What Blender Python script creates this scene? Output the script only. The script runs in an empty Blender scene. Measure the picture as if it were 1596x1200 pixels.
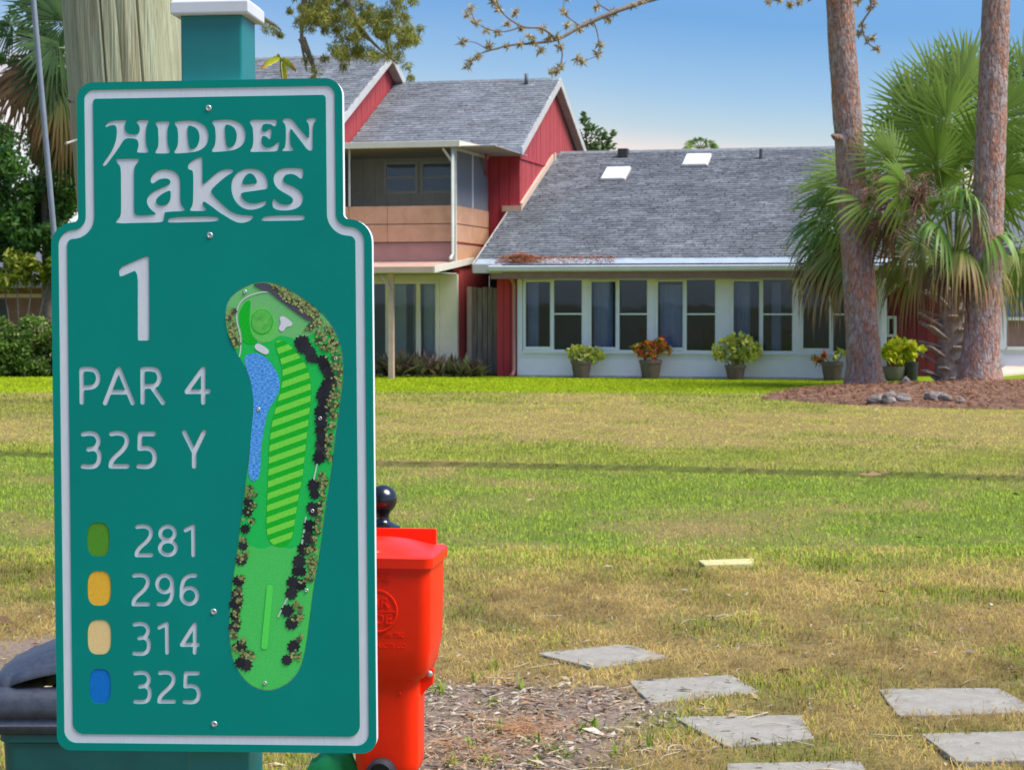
import bpy, bmesh, math, random
import numpy as np
from mathutils import Vector, Matrix
random.seed(7)
RNG = np.random.default_rng(7)
R = math.radians
SC = bpy.context.scene
COL = SC.collection

# ------------------------------------------------------------------ camera
FPX = 3000.0
cam_d = bpy.data.cameras.new('camera')
cam = bpy.data.objects.new('camera', cam_d)
COL.objects.link(cam)
PITCH = math.atan(65 / FPX)
cam.location = (0, 0, 1.6)
cam.rotation_euler = (math.pi / 2 - PITCH, 0, 0)
cam_d.sensor_width = 36
cam_d.sensor_fit = 'HORIZONTAL'
cam_d.lens = 36 * FPX / 1596
cam_d.shift_y = -65 / 1596
cam_d.clip_start = 0.05
cam_d.clip_end = 3000
cam_d.dof.use_dof = True
cam_d.dof.focus_distance = 3.0
cam_d.dof.aperture_fstop = 26
SC.camera = cam

# ------------------------------------------------------------------ world, sun, exposure
SUN_EL, SUN_AZ = R(58), R(108)          # azimuth clockwise from +Y (the way the camera looks)
wd = bpy.data.worlds.new('World')
SC.world = wd
wd.use_nodes = True
nt = wd.node_tree
bgn = nt.nodes['Background']
sky = nt.nodes.new('ShaderNodeTexSky')
sky.sky_type = 'NISHITA'
sky.sun_disc = False
sky.sun_elevation = SUN_EL
sky.sun_rotation = SUN_AZ
sky.air_density = 1.0
sky.dust_density = 0.6
sky.ozone_density = 2.0
bgn.inputs['Strength'].default_value = 0.135
# hazy white horizon turning to clear blue with height (a little hazier towards the left)
wtc = nt.nodes.new('ShaderNodeTexCoord'); wsp = nt.nodes.new('ShaderNodeSeparateXYZ')
nt.links.new(wtc.outputs['Generated'], wsp.inputs[0])
wnz = nt.nodes.new('ShaderNodeTexNoise'); wnz.inputs['Scale'].default_value = 5; wnz.inputs['Detail'].default_value = 4
nt.links.new(wtc.outputs['Generated'], wnz.inputs['Vector'])
def wmath(op, a, b):
    n = nt.nodes.new('ShaderNodeMath'); n.operation = op
    for i, v in enumerate((a, b)):
        if isinstance(v, float): n.inputs[i].default_value = v
        else: nt.links.new(v, n.inputs[i])
    return n.outputs[0]
wel = wmath('ADD', wsp.outputs['Z'], wmath('MULTIPLY', wmath('SUBTRACT', wsp.outputs['X'], 0.06), 0.11))
wel = wmath('ADD', wel, wmath('MULTIPLY', wmath('SUBTRACT', wnz.outputs['Fac'], 0.5), 0.03))
wrp = nt.nodes.new('ShaderNodeValToRGB'); cr = wrp.color_ramp
cr.elements[0].position = 0.0; cr.elements[0].color = (.60, .60, .72, 1)
cr.elements[1].position = 1.0; cr.elements[1].color = (.80, .86, .95, 1)
for p_, c_ in ((.060, (.85, .58, .50)), (.078, (.76, .50, .44)), (.092, (.485, .444, .439)), (.115, (.341, .392, .461)), (.152, (.213, .323, .447)), (.30, (.34, .45, .60))):
    e_ = cr.elements.new(p_); e_.color = (*c_, 1)
nt.links.new(wel, wrp.inputs[0])
wmx = nt.nodes.new('ShaderNodeMix'); wmx.data_type = 'RGBA'; wmx.blend_type = 'MULTIPLY'; wmx.inputs['Factor'].default_value = 1
nt.links.new(sky.outputs[0], wmx.inputs['A']); nt.links.new(wrp.outputs[0], wmx.inputs['B'])
nt.links.new(wmx.outputs['Result'], bgn.inputs['Color'])
sun_d = bpy.data.lights.new('sun', 'SUN')
sun_d.energy = 2.9
sun_d.angle = R(38)
sun_d.color = (1.0, 0.95, 0.87)
sun = bpy.data.objects.new('sun', sun_d)
COL.objects.link(sun)
sdir = Vector((math.sin(SUN_AZ) * math.cos(SUN_EL), math.cos(SUN_AZ) * math.cos(SUN_EL), math.sin(SUN_EL)))
sun.rotation_euler = sdir.to_track_quat('Z', 'Y').to_euler()
sun.location = sdir * 60
SC.view_settings.view_transform = 'Standard'
SC.view_settings.look = 'None'
SC.view_settings.gamma = 1
SC.view_settings.use_curve_mapping = False
SC.view_settings.exposure = 1.2
SC.render.engine = 'CYCLES'
SC.cycles.use_denoising = True
SC.cycles.max_bounces = 6
SC.cycles.transparent_max_bounces = 16
SC.cycles.sample_clamp_indirect = 6

# ------------------------------------------------------------------ helpers
def ray(x, y):
    """direction through photo pixel (1596 wide), unit forward speed"""
    c, s = math.cos(PITCH), math.sin(PITCH)
    a, b = (x - 798) / FPX, (535 - y) / FPX
    return Vector((a, c + b * s, -s + b * c))

def at(x, y, Y):
    d = ray(x, y)
    return Vector((0, 0, 1.6)) + d * (Y / d.y)

def gnd(x, y, z=0.0):
    d = ray(x, y)
    return Vector((0, 0, 1.6)) + d * ((z - 1.6) / d.z)

def tag(o, label=None, cat=None, group=None, kind=None):
    if label: o['label'] = label
    if cat: o['category'] = cat
    if group: o['group'] = group
    if kind: o['kind'] = kind
    return o

def empty(name, loc=(0, 0, 0), rz=0.0, label=None, cat=None, group=None):
    o = bpy.data.objects.new(name, None)
    COL.objects.link(o)
    o.location = loc
    o.rotation_euler = (0, 0, rz)
    o.empty_display_size = 0.1
    return tag(o, label, cat, group)

def link(name, me, parent=None, loc=None, rot=None):
    o = bpy.data.objects.new(name, me)
    COL.objects.link(o)
    if parent: o.parent = parent
    if loc is not None: o.location = loc
    if rot is not None: o.rotation_euler = rot
    return o

class MB:
    def __init__(s):
        s.v, s.f, s.m = [], [], []
    def add(s, vs, fs, mi=0):
        b = len(s.v)
        s.v += [tuple(p) for p in vs]
        s.f += [tuple(i + b for i in f) for f in fs]
        s.m += [mi] * len(fs)
        return s
    def box(s, x0, x1, y0, y1, z0, z1, mi=0, M=None):
        vs = [(x0, y0, z0), (x1, y0, z0), (x1, y1, z0), (x0, y1, z0), (x0, y0, z1), (x1, y0, z1), (x1, y1, z1), (x0, y1, z1)]
        if M is not None: vs = [M @ Vector(p) for p in vs]
        return s.add(vs, [(0, 3, 2, 1), (4, 5, 6, 7), (0, 1, 5, 4), (1, 2, 6, 5), (2, 3, 7, 6), (3, 0, 4, 7)], mi)
    def bar(s, a, b, w, h, up=(0, 0, 1), mi=0):
        a, b = Vector(a), Vector(b)
        d = (b - a).normalized()
        sx = d.cross(Vector(up))
        if sx.length < 1e-4: sx = d.cross(Vector((1, 0, 0)))
        sx.normalize()
        sz = sx.cross(d)
        vs = []
        for p in (a, b):
            for i, j in ((-1, -1), (1, -1), (1, 1), (-1, 1)):
                vs.append(p + sx * (i * w / 2) + sz * (j * h / 2))
        return s.add(vs, [(3, 2, 1, 0), (4, 5, 6, 7), (0, 1, 5, 4), (1, 2, 6, 5), (2, 3, 7, 6), (3, 0, 4, 7)], mi)
    def tube(s, pts, rad, n=10, mi=0, cap=True):
        pts = [Vector(p) for p in pts]
        if not hasattr(rad, '__len__'): rad = [rad] * len(pts)
        vs, fs = [], []
        ref = None
        for i, p in enumerate(pts):
            d = (pts[min(i + 1, len(pts) - 1)] - pts[max(i - 1, 0)])
            d.normalize()
            if ref is None:
                ref = d.cross(Vector((0, 0, 1)) if abs(d.z) < .9 else Vector((0, 1, 0)))
            a = (ref - d * ref.dot(d)).normalized()
            b = d.cross(a)
            ref = a
            for k in range(n):
                t = 2 * math.pi * k / n
                vs.append(p + (a * math.cos(t) + b * math.sin(t)) * rad[i])
        for i in range(len(pts) - 1):
            for k in range(n):
                k2 = (k + 1) % n
                fs.append((i * n + k, i * n + k2, (i + 1) * n + k2, (i + 1) * n + k))
        if cap:
            fs.append(tuple(reversed(range(n))))
            fs.append(tuple(range((len(pts) - 1) * n, len(pts) * n)))
        return s.add(vs, fs, mi)
    def lathe(s, prof, n=32, c=(0, 0, 0), mi=0, cap=True):
        vs, fs = [], []
        for r, z in prof:
            for k in range(n):
                t = 2 * math.pi * k / n
                vs.append((c[0] + r * math.cos(t), c[1] + r * math.sin(t), c[2] + z))
        for i in range(len(prof) - 1):
            for k in range(n):
                k2 = (k + 1) % n
                fs.append((i * n + k, i * n + k2, (i + 1) * n + k2, (i + 1) * n + k))
        if cap:
            fs.append(tuple(reversed(range(n))))
            fs.append(tuple(range((len(prof) - 1) * n, len(prof) * n)))
        return s.add(vs, fs, mi)
    def prism(s, poly, fn, d0, d1, mi=0):
        """poly: 2-D points; fn(a, b, d) -> 3-D point"""
        n = len(poly)
        vs = [fn(a, b, d0) for a, b in poly] + [fn(a, b, d1) for a, b in poly]
        fs = [tuple(range(n)), tuple(reversed(range(n, 2 * n)))]
        fs += [(i, i + n, (i + 1) % n + n, (i + 1) % n) for i in range(n)]
        return s.add(vs, fs, mi)
    def mesh(s, name, mats, smooth=False):
        me = bpy.data.meshes.new(name)
        me.from_pydata(s.v, [], s.f)
        for m in (mats if isinstance(mats, (list, tuple)) else [mats]): me.materials.append(m)
        if any(s.m): me.polygons.foreach_set('material_index', s.m)
        bm = bmesh.new(); bm.from_mesh(me)
        bmesh.ops.recalc_face_normals(bm, faces=bm.faces)
        bm.to_mesh(me); bm.free()
        if smooth: me.shade_smooth()
        return me
    def build(s, name, mats, parent=None, smooth=False, bevel=0.0, seg=2, loc=None, rot=None, auto=None):
        me = s.mesh(name, mats, smooth)
        if auto is not None: me.set_sharp_from_angle(angle=R(auto))
        o = link(name, me, parent, loc, rot)
        if bevel:
            b = o.modifiers.new('bevel', 'BEVEL'); b.width = bevel; b.segments = seg; b.limit_method = 'ANGLE'
        return o

def np_mesh(name, V, F, mats, cols=None, smooth=False, extra=None):
    """V (n,3); F (m,k) with constant k"""
    me = bpy.data.meshes.new(name)
    V = np.asarray(V, np.float32); F = np.asarray(F, np.int32)
    m, k = F.shape
    me.vertices.add(len(V)); me.vertices.foreach_set('co', V.ravel())
    me.loops.add(m * k); me.loops.foreach_set('vertex_index', F.ravel())
    me.polygons.add(m)
    me.polygons.foreach_set('loop_start', np.arange(m, dtype=np.int32) * k)
    if smooth: me.polygons.foreach_set('use_smooth', np.ones(m, bool))
    for mt in (mats if isinstance(mats, (list, tuple)) else [mats]): me.materials.append(mt)
    if cols is not None:
        c = np.ones((len(V), 4), np.float32); c[:, :3] = cols
        a = me.color_attributes.new('Col', 'FLOAT_COLOR', 'POINT')
        a.data.foreach_set('color', c.ravel())
    if extra is not None:
        a = me.attributes.new('along', 'FLOAT', 'POINT')
        a.data.foreach_set('value', np.asarray(extra, np.float32))
    me.update(calc_edges=True)
    me.validate()
    return me

_perm = RNG.random((256, 256))
def vnoise(x, y):
    xi, yi = np.floor(x).astype(int), np.floor(y).astype(int)
    fx, fy = x - xi, y - yi
    fx = fx * fx * (3 - 2 * fx); fy = fy * fy * (3 - 2 * fy)
    g = lambda a, b: _perm[a & 255, b & 255]
    return (g(xi, yi) * (1 - fx) + g(xi + 1, yi) * fx) * (1 - fy) + (g(xi, yi + 1) * (1 - fx) + g(xi + 1, yi + 1) * fx) * fy
def fbm(x, y, o=4, seed=0):
    x = np.asarray(x, float) + seed * 17.3; y = np.asarray(y, float) + seed * 9.1
    r, a, t = 0, 1, 0
    for i in range(o):
        r = r + a * vnoise(x * 2 ** i + 31 * i, y * 2 ** i + 57 * i); t += a; a *= .5
    return r / t
def sstep(a, b, x):
    t = np.clip((x - a) / (b - a), 0, 1)
    return t * t * (3 - 2 * t)

# ------------------------------------------------------------------ materials
def nodes(name):
    m = bpy.data.materials.new(name); m.use_nodes = True
    nt = m.node_tree
    return m, nt, nt.nodes['Principled BSDF'], lambda t: nt.nodes.new(t), nt.links.new

def pm(name, c1, c2=None, scale=6.0, rough=0.6, bump=0.0, bscale=None, stretch=(1, 1, 1), lo=.35, hi=.65, detail=6, spec=0.5, metal=0.0, coat=0.0, bdist=0.02, dirt=None):
    m, nt, b, N, L = nodes(name)
    b.inputs['Roughness'].default_value = rough
    b.inputs['Specular IOR Level'].default_value = spec
    b.inputs['Metallic'].default_value = metal
    b.inputs['Coat Weight'].default_value = coat
    tc = N('ShaderNodeTexCoord'); mp = N('ShaderNodeMapping')
    mp.inputs['Scale'].default_value = stretch
    L(tc.outputs['Object'], mp.inputs['Vector'])
    if c2 is None: c2 = tuple(min(1, c * 1.12) for c in c1)
    n = N('ShaderNodeTexNoise'); n.inputs['Scale'].default_value = scale; n.inputs['Detail'].default_value = detail
    n.inputs['Roughness'].default_value = .65
    L(mp.outputs[0], n.inputs['Vector'])
    r = N('ShaderNodeValToRGB')
    r.color_ramp.elements[0].position = lo; r.color_ramp.elements[1].position = hi
    r.color_ramp.elements[0].color = (*c1, 1); r.color_ramp.elements[1].color = (*c2, 1)
    L(n.outputs['Fac'], r.inputs[0])
    out = r.outputs[0]
    if dirt:
        n2 = N('ShaderNodeTexNoise'); n2.inputs['Scale'].default_value = dirt[1]; n2.inputs['Detail'].default_value = 8
        n2.inputs['Roughness'].default_value = .75
        L(mp.outputs[0], n2.inputs['Vector'])
        r2 = N('ShaderNodeValToRGB'); r2.color_ramp.elements[0].position = dirt[2]; r2.color_ramp.elements[1].position = dirt[3]
        L(n2.outputs['Fac'], r2.inputs[0])
        mx = N('ShaderNodeMix'); mx.data_type = 'RGBA'
        mx.inputs['B'].default_value = (*dirt[0], 1)
        L(r2.outputs[0], mx.inputs['Factor']); L(out, mx.inputs['A'])
        out = mx.outputs['Result']
    L(out, b.inputs['Base Color'])
    if bump:
        n3 = N('ShaderNodeTexNoise'); n3.inputs['Scale'].default_value = bscale or scale * 3; n3.inputs['Detail'].default_value = 5
        L(mp.outputs[0], n3.inputs['Vector'])
        bp = N('ShaderNodeBump'); bp.inputs['Strength'].default_value = bump; bp.inputs['Distance'].default_value = bdist
        L(n3.outputs['Fac'], bp.inputs['Height']); L(bp.outputs[0], b.inputs['Normal'])
    return m

def leafm(name, cols, trans=0.35, rough=0.5, along=None):
    """cols: list of linear colours picked per leaf; along: colour that the tips turn to (start, end, colour)"""
    m, nt, b, N, L = nodes(name)
    g = N('ShaderNodeNewGeometry')
    r = N('ShaderNodeValToRGB')
    cr = r.color_ramp
    cr.elements[0].color = (*cols[0], 1); cr.elements[1].color = (*cols[-1], 1)
    for i, c in enumerate(cols[1:-1]):
        e = cr.elements.new((i + 1) / (len(cols) - 1)); e.color = (*c, 1)
    L(g.outputs['Random Per Island'], r.inputs[0])
    out = r.outputs[0]
    if along:
        a = N('ShaderNodeAttribute'); a.attribute_name = 'along'
        mr = N('ShaderNodeMapRange'); mr.inputs['From Min'].default_value = along[0]; mr.inputs['From Max'].default_value = along[1]
        L(a.outputs['Fac'], mr.inputs['Value'])
        mx = N('ShaderNodeMix'); mx.data_type = 'RGBA'; mx.inputs['B'].default_value = (*along[2], 1)
        L(mr.outputs[0], mx.inputs['Factor']); L(out, mx.inputs['A'])
        out = mx.outputs['Result']
    L(out, b.inputs['Base Color'])
    b.inputs['Roughness'].default_value = rough; b.inputs['Specular IOR Level'].default_value = .22
    t = N('ShaderNodeBsdfTranslucent'); L(out, t.inputs['Color'])
    ms = N('ShaderNodeMixShader'); ms.inputs[0].default_value = trans
    o = nt.nodes['Material Output']
    L(b.outputs[0], ms.inputs[1]); L(t.outputs[0], ms.inputs[2]); L(ms.outputs[0], o.inputs['Surface'])
    return m

def vcolm(name, rough=0.8, trans=0.25, spec=0.2, up=0.0):
    m, nt, b, N, L = nodes(name)
    a = N('ShaderNodeAttribute'); a.attribute_name = 'Col'
    L(a.outputs['Color'], b.inputs['Base Color'])
    b.inputs['Roughness'].default_value = rough; b.inputs['Specular IOR Level'].default_value = spec
    if up:      # a mown sward is lit as a mass: blade normals lean towards the sky
        g = N('ShaderNodeNewGeometry'); mv = N('ShaderNodeMix'); mv.data_type = 'VECTOR'; mv.inputs['Factor'].default_value = up
        mv.inputs['B'].default_value = (0, 0, 1); L(g.outputs['Normal'], mv.inputs['A'])
        nv = N('ShaderNodeVectorMath'); nv.operation = 'NORMALIZE'; L(mv.outputs['Result'], nv.inputs[0]); L(nv.outputs[0], b.inputs['Normal'])
    if trans:
        t = N('ShaderNodeBsdfTranslucent'); L(a.outputs['Color'], t.inputs['Color'])
        ms = N('ShaderNodeMixShader'); ms.inputs[0].default_value = trans
        L(b.outputs[0], ms.inputs[1]); L(t.outputs[0], ms.inputs[2]); L(ms.outputs[0], nt.nodes['Material Output'].inputs['Surface'])
    return m

def islandm(name, cols, rough=0.9, nscale=40, namp=.25, bump=.3):
    m, nt, b, N, L = nodes(name)
    g = N('ShaderNodeNewGeometry'); r = N('ShaderNodeValToRGB'); cr = r.color_ramp
    cr.elements[0].color = (*cols[0], 1); cr.elements[1].color = (*cols[-1], 1)
    for i, c in enumerate(cols[1:-1]):
        e = cr.elements.new((i + 1) / (len(cols) - 1)); e.color = (*c, 1)
    L(g.outputs['Random Per Island'], r.inputs[0])
    tc = N('ShaderNodeTexCoord'); n = N('ShaderNodeTexNoise'); n.inputs['Scale'].default_value = nscale; n.inputs['Detail'].default_value = 5
    L(tc.outputs['Object'], n.inputs['Vector'])
    mr = N('ShaderNodeMapRange'); mr.inputs['To Min'].default_value = 1 - namp; mr.inputs['To Max'].default_value = 1 + namp
    mr.inputs['From Min'].default_value = .3; mr.inputs['From Max'].default_value = .7
    L(n.outputs['Fac'], mr.inputs['Value'])
    n2 = N('ShaderNodeTexNoise'); n2.inputs['Scale'].default_value = 1.1; n2.inputs['Detail'].default_value = 6
    L(tc.outputs['Object'], n2.inputs['Vector'])
    mr2 = N('ShaderNodeMapRange'); mr2.inputs['To Min'].default_value = .78; mr2.inputs['To Max'].default_value = 1.22
    mr2.inputs['From Min'].default_value = .3; mr2.inputs['From Max'].default_value = .7
    L(n2.outputs['Fac'], mr2.inputs['Value'])
    mu = N('ShaderNodeMath'); mu.operation = 'MULTIPLY'; L(mr.outputs[0], mu.inputs[0]); L(mr2.outputs[0], mu.inputs[1])
    mx = N('ShaderNodeVectorMath'); mx.operation = 'SCALE'
    L(r.outputs[0], mx.inputs[0]); L(mu.outputs[0], mx.inputs['Scale'])
    L(mx.outputs[0], b.inputs['Base Color'])
    b.inputs['Roughness'].default_value = rough; b.inputs['Specular IOR Level'].default_value = .25
    if bump:
        bp = N('ShaderNodeBump'); bp.inputs['Strength'].default_value = bump; bp.inputs['Distance'].default_value = .01
        L(n.outputs['Fac'], bp.inputs['Height']); L(bp.outputs[0], b.inputs['Normal'])
    return m

def glassm(name, tint=(.55, .6, .65), refl=1.0):
    m, nt, b, N, L = nodes(name)
    nt.nodes.remove(b)
    t = N('ShaderNodeBsdfTransparent'); t.inputs['Color'].default_value = (*tint, 1)
    gl = N('ShaderNodeBsdfGlossy'); gl.inputs['Roughness'].default_value = .02; gl.inputs['Color'].default_value = (.66, .82, 1, 1)
    fr = N('ShaderNodeFresnel'); fr.inputs['IOR'].default_value = 1.5
    n = N('ShaderNodeTexNoise'); n.inputs['Scale'].default_value = 1.3
    tc = N('ShaderNodeTexCoord'); L(tc.outputs['Object'], n.inputs['Vector'])
    bp = N('ShaderNodeBump'); bp.inputs['Strength'].default_value = .05; bp.inputs['Distance'].default_value = .02
    L(n.outputs['Fac'], bp.inputs['Height']); L(bp.outputs[0], gl.inputs['Normal'])
    mu = N('ShaderNodeMath'); mu.operation = 'MULTIPLY'; mu.inputs[1].default_value = refl
    L(fr.outputs[0], mu.inputs[0])
    ms = N('ShaderNodeMixShader'); L(mu.outputs[0], ms.inputs[0]); L(t.outputs[0], ms.inputs[1]); L(gl.outputs[0], ms.inputs[2])
    L(ms.outputs[0], nt.nodes['Material Output'].inputs['Surface'])
    return m

def screenm(name, col, dens):
    m, nt, b, N, L = nodes(name)
    b.inputs['Base Color'].default_value = (*col, 1); b.inputs['Roughness'].default_value = .8
    t = N('ShaderNodeBsdfTransparent')
    ms = N('ShaderNodeMixShader'); ms.inputs[0].default_value = dens
    L(t.outputs[0], ms.inputs[1]); L(b.outputs[0], ms.inputs[2]); L(ms.outputs[0], nt.nodes['Material Output'].inputs['Surface'])
    return m

M = {}
M['sign_green'] = pm('sign green plastic', (.0, .225, .172), (.001, .25, .193), scale=3, rough=.6, bump=.06, bscale=420, spec=.12, bdist=.001)
M['sign_white'] = pm('sign white core', (.66, .67, .70), (.72, .73, .75), scale=30, rough=.5, bump=.05, bscale=600, stretch=(8, 1, 1), bdist=.001)
M['post_green'] = pm('post green vinyl', (.002, .155, .15), (.004, .18, .17), scale=5, rough=.35, bump=.08, bscale=300, stretch=(1, 1, .1), bdist=.001)
M['cap_white'] = pm('cap white', (.56, .57, .60), (.63, .63, .65), scale=12, rough=.5)
M['steel'] = pm('screw steel', (.45, .47, .45), (.6, .62, .6), scale=60, rough=.35, metal=.6)
M['hole_dark'] = pm('recess dark', (.01, .012, .012), rough=.9)
M['red_plastic'] = pm('washer red', (.90, .017, .0), (.96, .023, .001), scale=5, rough=.38, bump=.05, bscale=160, spec=.35, bdist=.001)
M['red_lid'] = pm('washer lid red', (.90, .017, .0), (.96, .023, .001), scale=5, rough=.36, bump=.05, bscale=160, spec=.4, bdist=.001, dirt=((.80, .42, .36), 38, .66, .80))
M['black_gloss'] = pm('black enamel', (.006, .007, .010), (.012, .014, .02), scale=20, rough=.22, coat=.3)
M['black_rubber'] = pm('black rubber', (.012, .013, .016), (.03, .032, .04), scale=40, rough=.55)
M['lid_plastic'] = pm('bin lid plastic', (.028, .034, .050), (.05, .058, .078), scale=70, rough=.5, bump=.35, bscale=260, bdist=.001, dirt=((.12, .12, .12), 22, .6, .85))
M['bin_teal'] = pm('bin teal plastic', (.002, .085, .085), (.004, .105, .10), scale=9, rough=.45, bump=.12, bscale=220, bdist=.001, dirt=((.02, .05, .04), 7, .55, .8))
M['towel'] = pm('green towel', (.0, .26, .06), (.005, .36, .11), scale=30, rough=.75, bump=.3, bscale=500, bdist=.001)
M['wire_grey'] = pm('guy wire grey', (.16, .19, .23), (.2, .23, .27), scale=30, rough=.45)
M['concrete'] = pm('paver concrete', (.225, .205, .165), (.305, .282, .232), scale=9, rough=.95, bump=.6, bscale=120, dirt=((.105, .09, .07), 11, .54, .76), bdist=.004)
M['slab'] = pm('slab cream', (.44, .385, .15), (.53, .47, .22), scale=14, rough=.9, bump=.3)
M['white_paint'] = pm('white paint', (.74, .74, .82), (.79, .79, .86), scale=4, rough=.55, dirt=((.42, .44, .46), 3, .62, .85))
M['cream_paint'] = pm('cream paint', (.62, .57, .46), (.68, .63, .52), scale=4, rough=.6, dirt=((.4, .36, .28), 4, .6, .85))
M['frame_white'] = pm('frame white', (.72, .75, .78), (.78, .80, .82), scale=6, rough=.4)
M['red_board'] = pm('red siding', (.34, .035, .040), (.43, .055, .055), scale=3, rough=.7, bump=.25, bscale=40, stretch=(6, 6, .5), dirt=((.22, .03, .03), 5, .55, .8))
M['red_dark'] = pm('red siding dark', (.38, .028, .038), (.46, .04, .05), scale=3, rough=.75, bump=.2, bscale=40, stretch=(6, 6, .5))
M['red_shaded'] = pm('maroon siding', (.15, .013, .024), (.20, .02, .034), scale=3, rough=.75, bump=.2, bscale=40, stretch=(6, 6, .5))  # red siding of the end wall, darkened in colour to carry its shade
M['tan_board'] = pm('tan panel', (.56, .29, .16), (.63, .35, .21), scale=2.5, rough=.65, dirt=((.40, .20, .10), 3, .5, .8))
M['pink_board'] = pm('pink beam', (.40, .20, .165), (.46, .24, .20), scale=3, rough=.7)
M['trim_tan'] = pm('tan trim', (.52, .36, .27), (.60, .43, .33), scale=6, rough=.7)
M['trim_pale'] = pm('pale fascia', (.42, .40, .37), (.50, .48, .45), scale=5, rough=.6, dirt=((.4, .37, .32), 6, .6, .8))
M['brown_fascia'] = pm('brown fascia', (.21, .125, .105), (.26, .16, .135), scale=5, rough=.6)
M['gutter'] = pm('gutter white', (.56, .58, .61), (.63, .65, .67), scale=4, rough=.35, dirt=((.5, .42, .33), 5, .66, .85))
M['drip_edge'] = pm('pan metal', (.32, .38, .44), (.38, .44, .49), scale=3, rough=.4)
M['roof_deck'] = pm('roof deck', (.10, .105, .12), rough=.9)
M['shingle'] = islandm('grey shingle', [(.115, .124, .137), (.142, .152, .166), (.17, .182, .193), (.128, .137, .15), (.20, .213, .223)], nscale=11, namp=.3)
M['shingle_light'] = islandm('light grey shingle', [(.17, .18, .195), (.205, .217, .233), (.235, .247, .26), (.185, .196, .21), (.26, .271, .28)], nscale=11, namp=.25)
M['skylight'] = pm('skylight acrylic', (.70, .70, .68), (.76, .76, .74), scale=3, rough=.25)
M['grey_siding'] = pm('grey siding', (.50, .50, .43), (.60, .60, .52), scale=4, rough=.8)  # one even grey for the balcony's back wall, posts and downspout
M['soffit'] = pm('soffit', (.30, .24, .20), (.36, .29, .24), scale=4, rough=.8)
M['screen'] = screenm('insect screen', (.13, .135, .13), .12)
M['screen_side'] = screenm('insect screen side', (.22, .22, .24), .72)
M['glass'] = glassm('window glass', (.78, .82, .88), .95)
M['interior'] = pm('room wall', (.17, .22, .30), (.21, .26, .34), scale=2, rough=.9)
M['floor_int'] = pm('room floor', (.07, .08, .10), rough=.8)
M['curtain'] = pm('curtain', (.42, .50, .64), (.50, .58, .72), scale=3, rough=.9)
M['curtain_green'] = pm('pale curtain', (.62, .68, .62), (.72, .78, .72), scale=3, rough=.9)
M['fence_wood'] = pm('weathered fence', (.14, .115, .095), (.28, .245, .21), scale=5, rough=.9, bump=.4, bscale=30, stretch=(5, 5, .4))
M['dark'] = pm('dark metal', (.03, .03, .032), (.05, .05, .055), scale=6, rough=.7)
M['pipe'] = pm('vent pipe', (.08, .085, .09), rough=.6)
M['downspout'] = pm('pink downspout', (.42, .17, .15), (.48, .21, .18), scale=5, rough=.55)
M['pot_brown'] = pm('brown pot', (.12, .082, .07), (.155, .108, .092), scale=8, rough=.6)
M['pot_black'] = pm('black pot', (.016, .018, .022), (.03, .03, .034), scale=8, rough=.5)
M['pot_grey'] = pm('grey pot', (.16, .13, .12), (.2, .165, .15), scale=8, rough=.7)
M['soil'] = pm('potting soil', (.03, .02, .014), (.06, .04, .03), scale=60, rough=1)
M['bark_thin'] = pm('twig bark', (.13, .10, .075), (.24, .19, .14), scale=20, rough=.95)
M['stone'] = pm('grey rock', (.11, .085, .072), (.27, .225, .195), scale=7, rough=.95, bump=.8, bscale=16, bdist=.05)
M['boot'] = pm('palm boot', (.24, .175, .135), (.44, .36, .30), scale=10, rough=.95, bump=.5, bscale=30)
M['petiole'] = pm('petiole', (.13, .17, .035), (.20, .23, .05), scale=8, rough=.5)
M['dead_brown'] = leafm('dead brown', [(.16, .085, .045), (.28, .16, .09), (.36, .23, .14)], trans=.15, rough=.9)

# ------------------------------------------------------------------ routed lettering: outlines
def chaikin(p, it=2, closed=True):
    p = np.asarray(p, float)
    for _ in range(it):
        q = np.roll(p, -1, 0) if closed else p[1:]
        a = p if closed else p[:-1]
        n = np.empty((2 * len(a), 2))
        n[0::2] = .75 * a + .25 * q; n[1::2] = .25 * a + .75 * q
        if not closed: n = np.vstack([p[:1], n, p[-1:]])
        p = n
    return p

def catmull(p, k=6):
    p = [np.array(q, float) for q in p]
    if len(p) < 3: return np.array(p)
    P = [2 * p[0] - p[1]] + p + [2 * p[-1] - p[-2]]
    out = []
    for i in range(1, len(P) - 2):
        for j in range(k):
            t = j / k
            out.append(.5 * (2 * P[i] + (P[i + 1] - P[i - 1]) * t + (2 * P[i - 1] - 5 * P[i] + 4 * P[i + 1] - P[i + 2]) * t * t + (3 * P[i] - P[i - 1] - 3 * P[i + 1] + P[i + 2]) * t ** 3))
    out.append(p[-1])
    return np.array(out)

def seg_dist(X, Y, a, b):
    d = b - a; L2 = max(d @ d, 1e-12)
    t = np.clip(((X - a[0]) * d[0] + (Y - a[1]) * d[1]) / L2, 0, 1)
    return np.hypot(X - a[0] - t * d[0], Y - a[1] - t * d[1])

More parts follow.
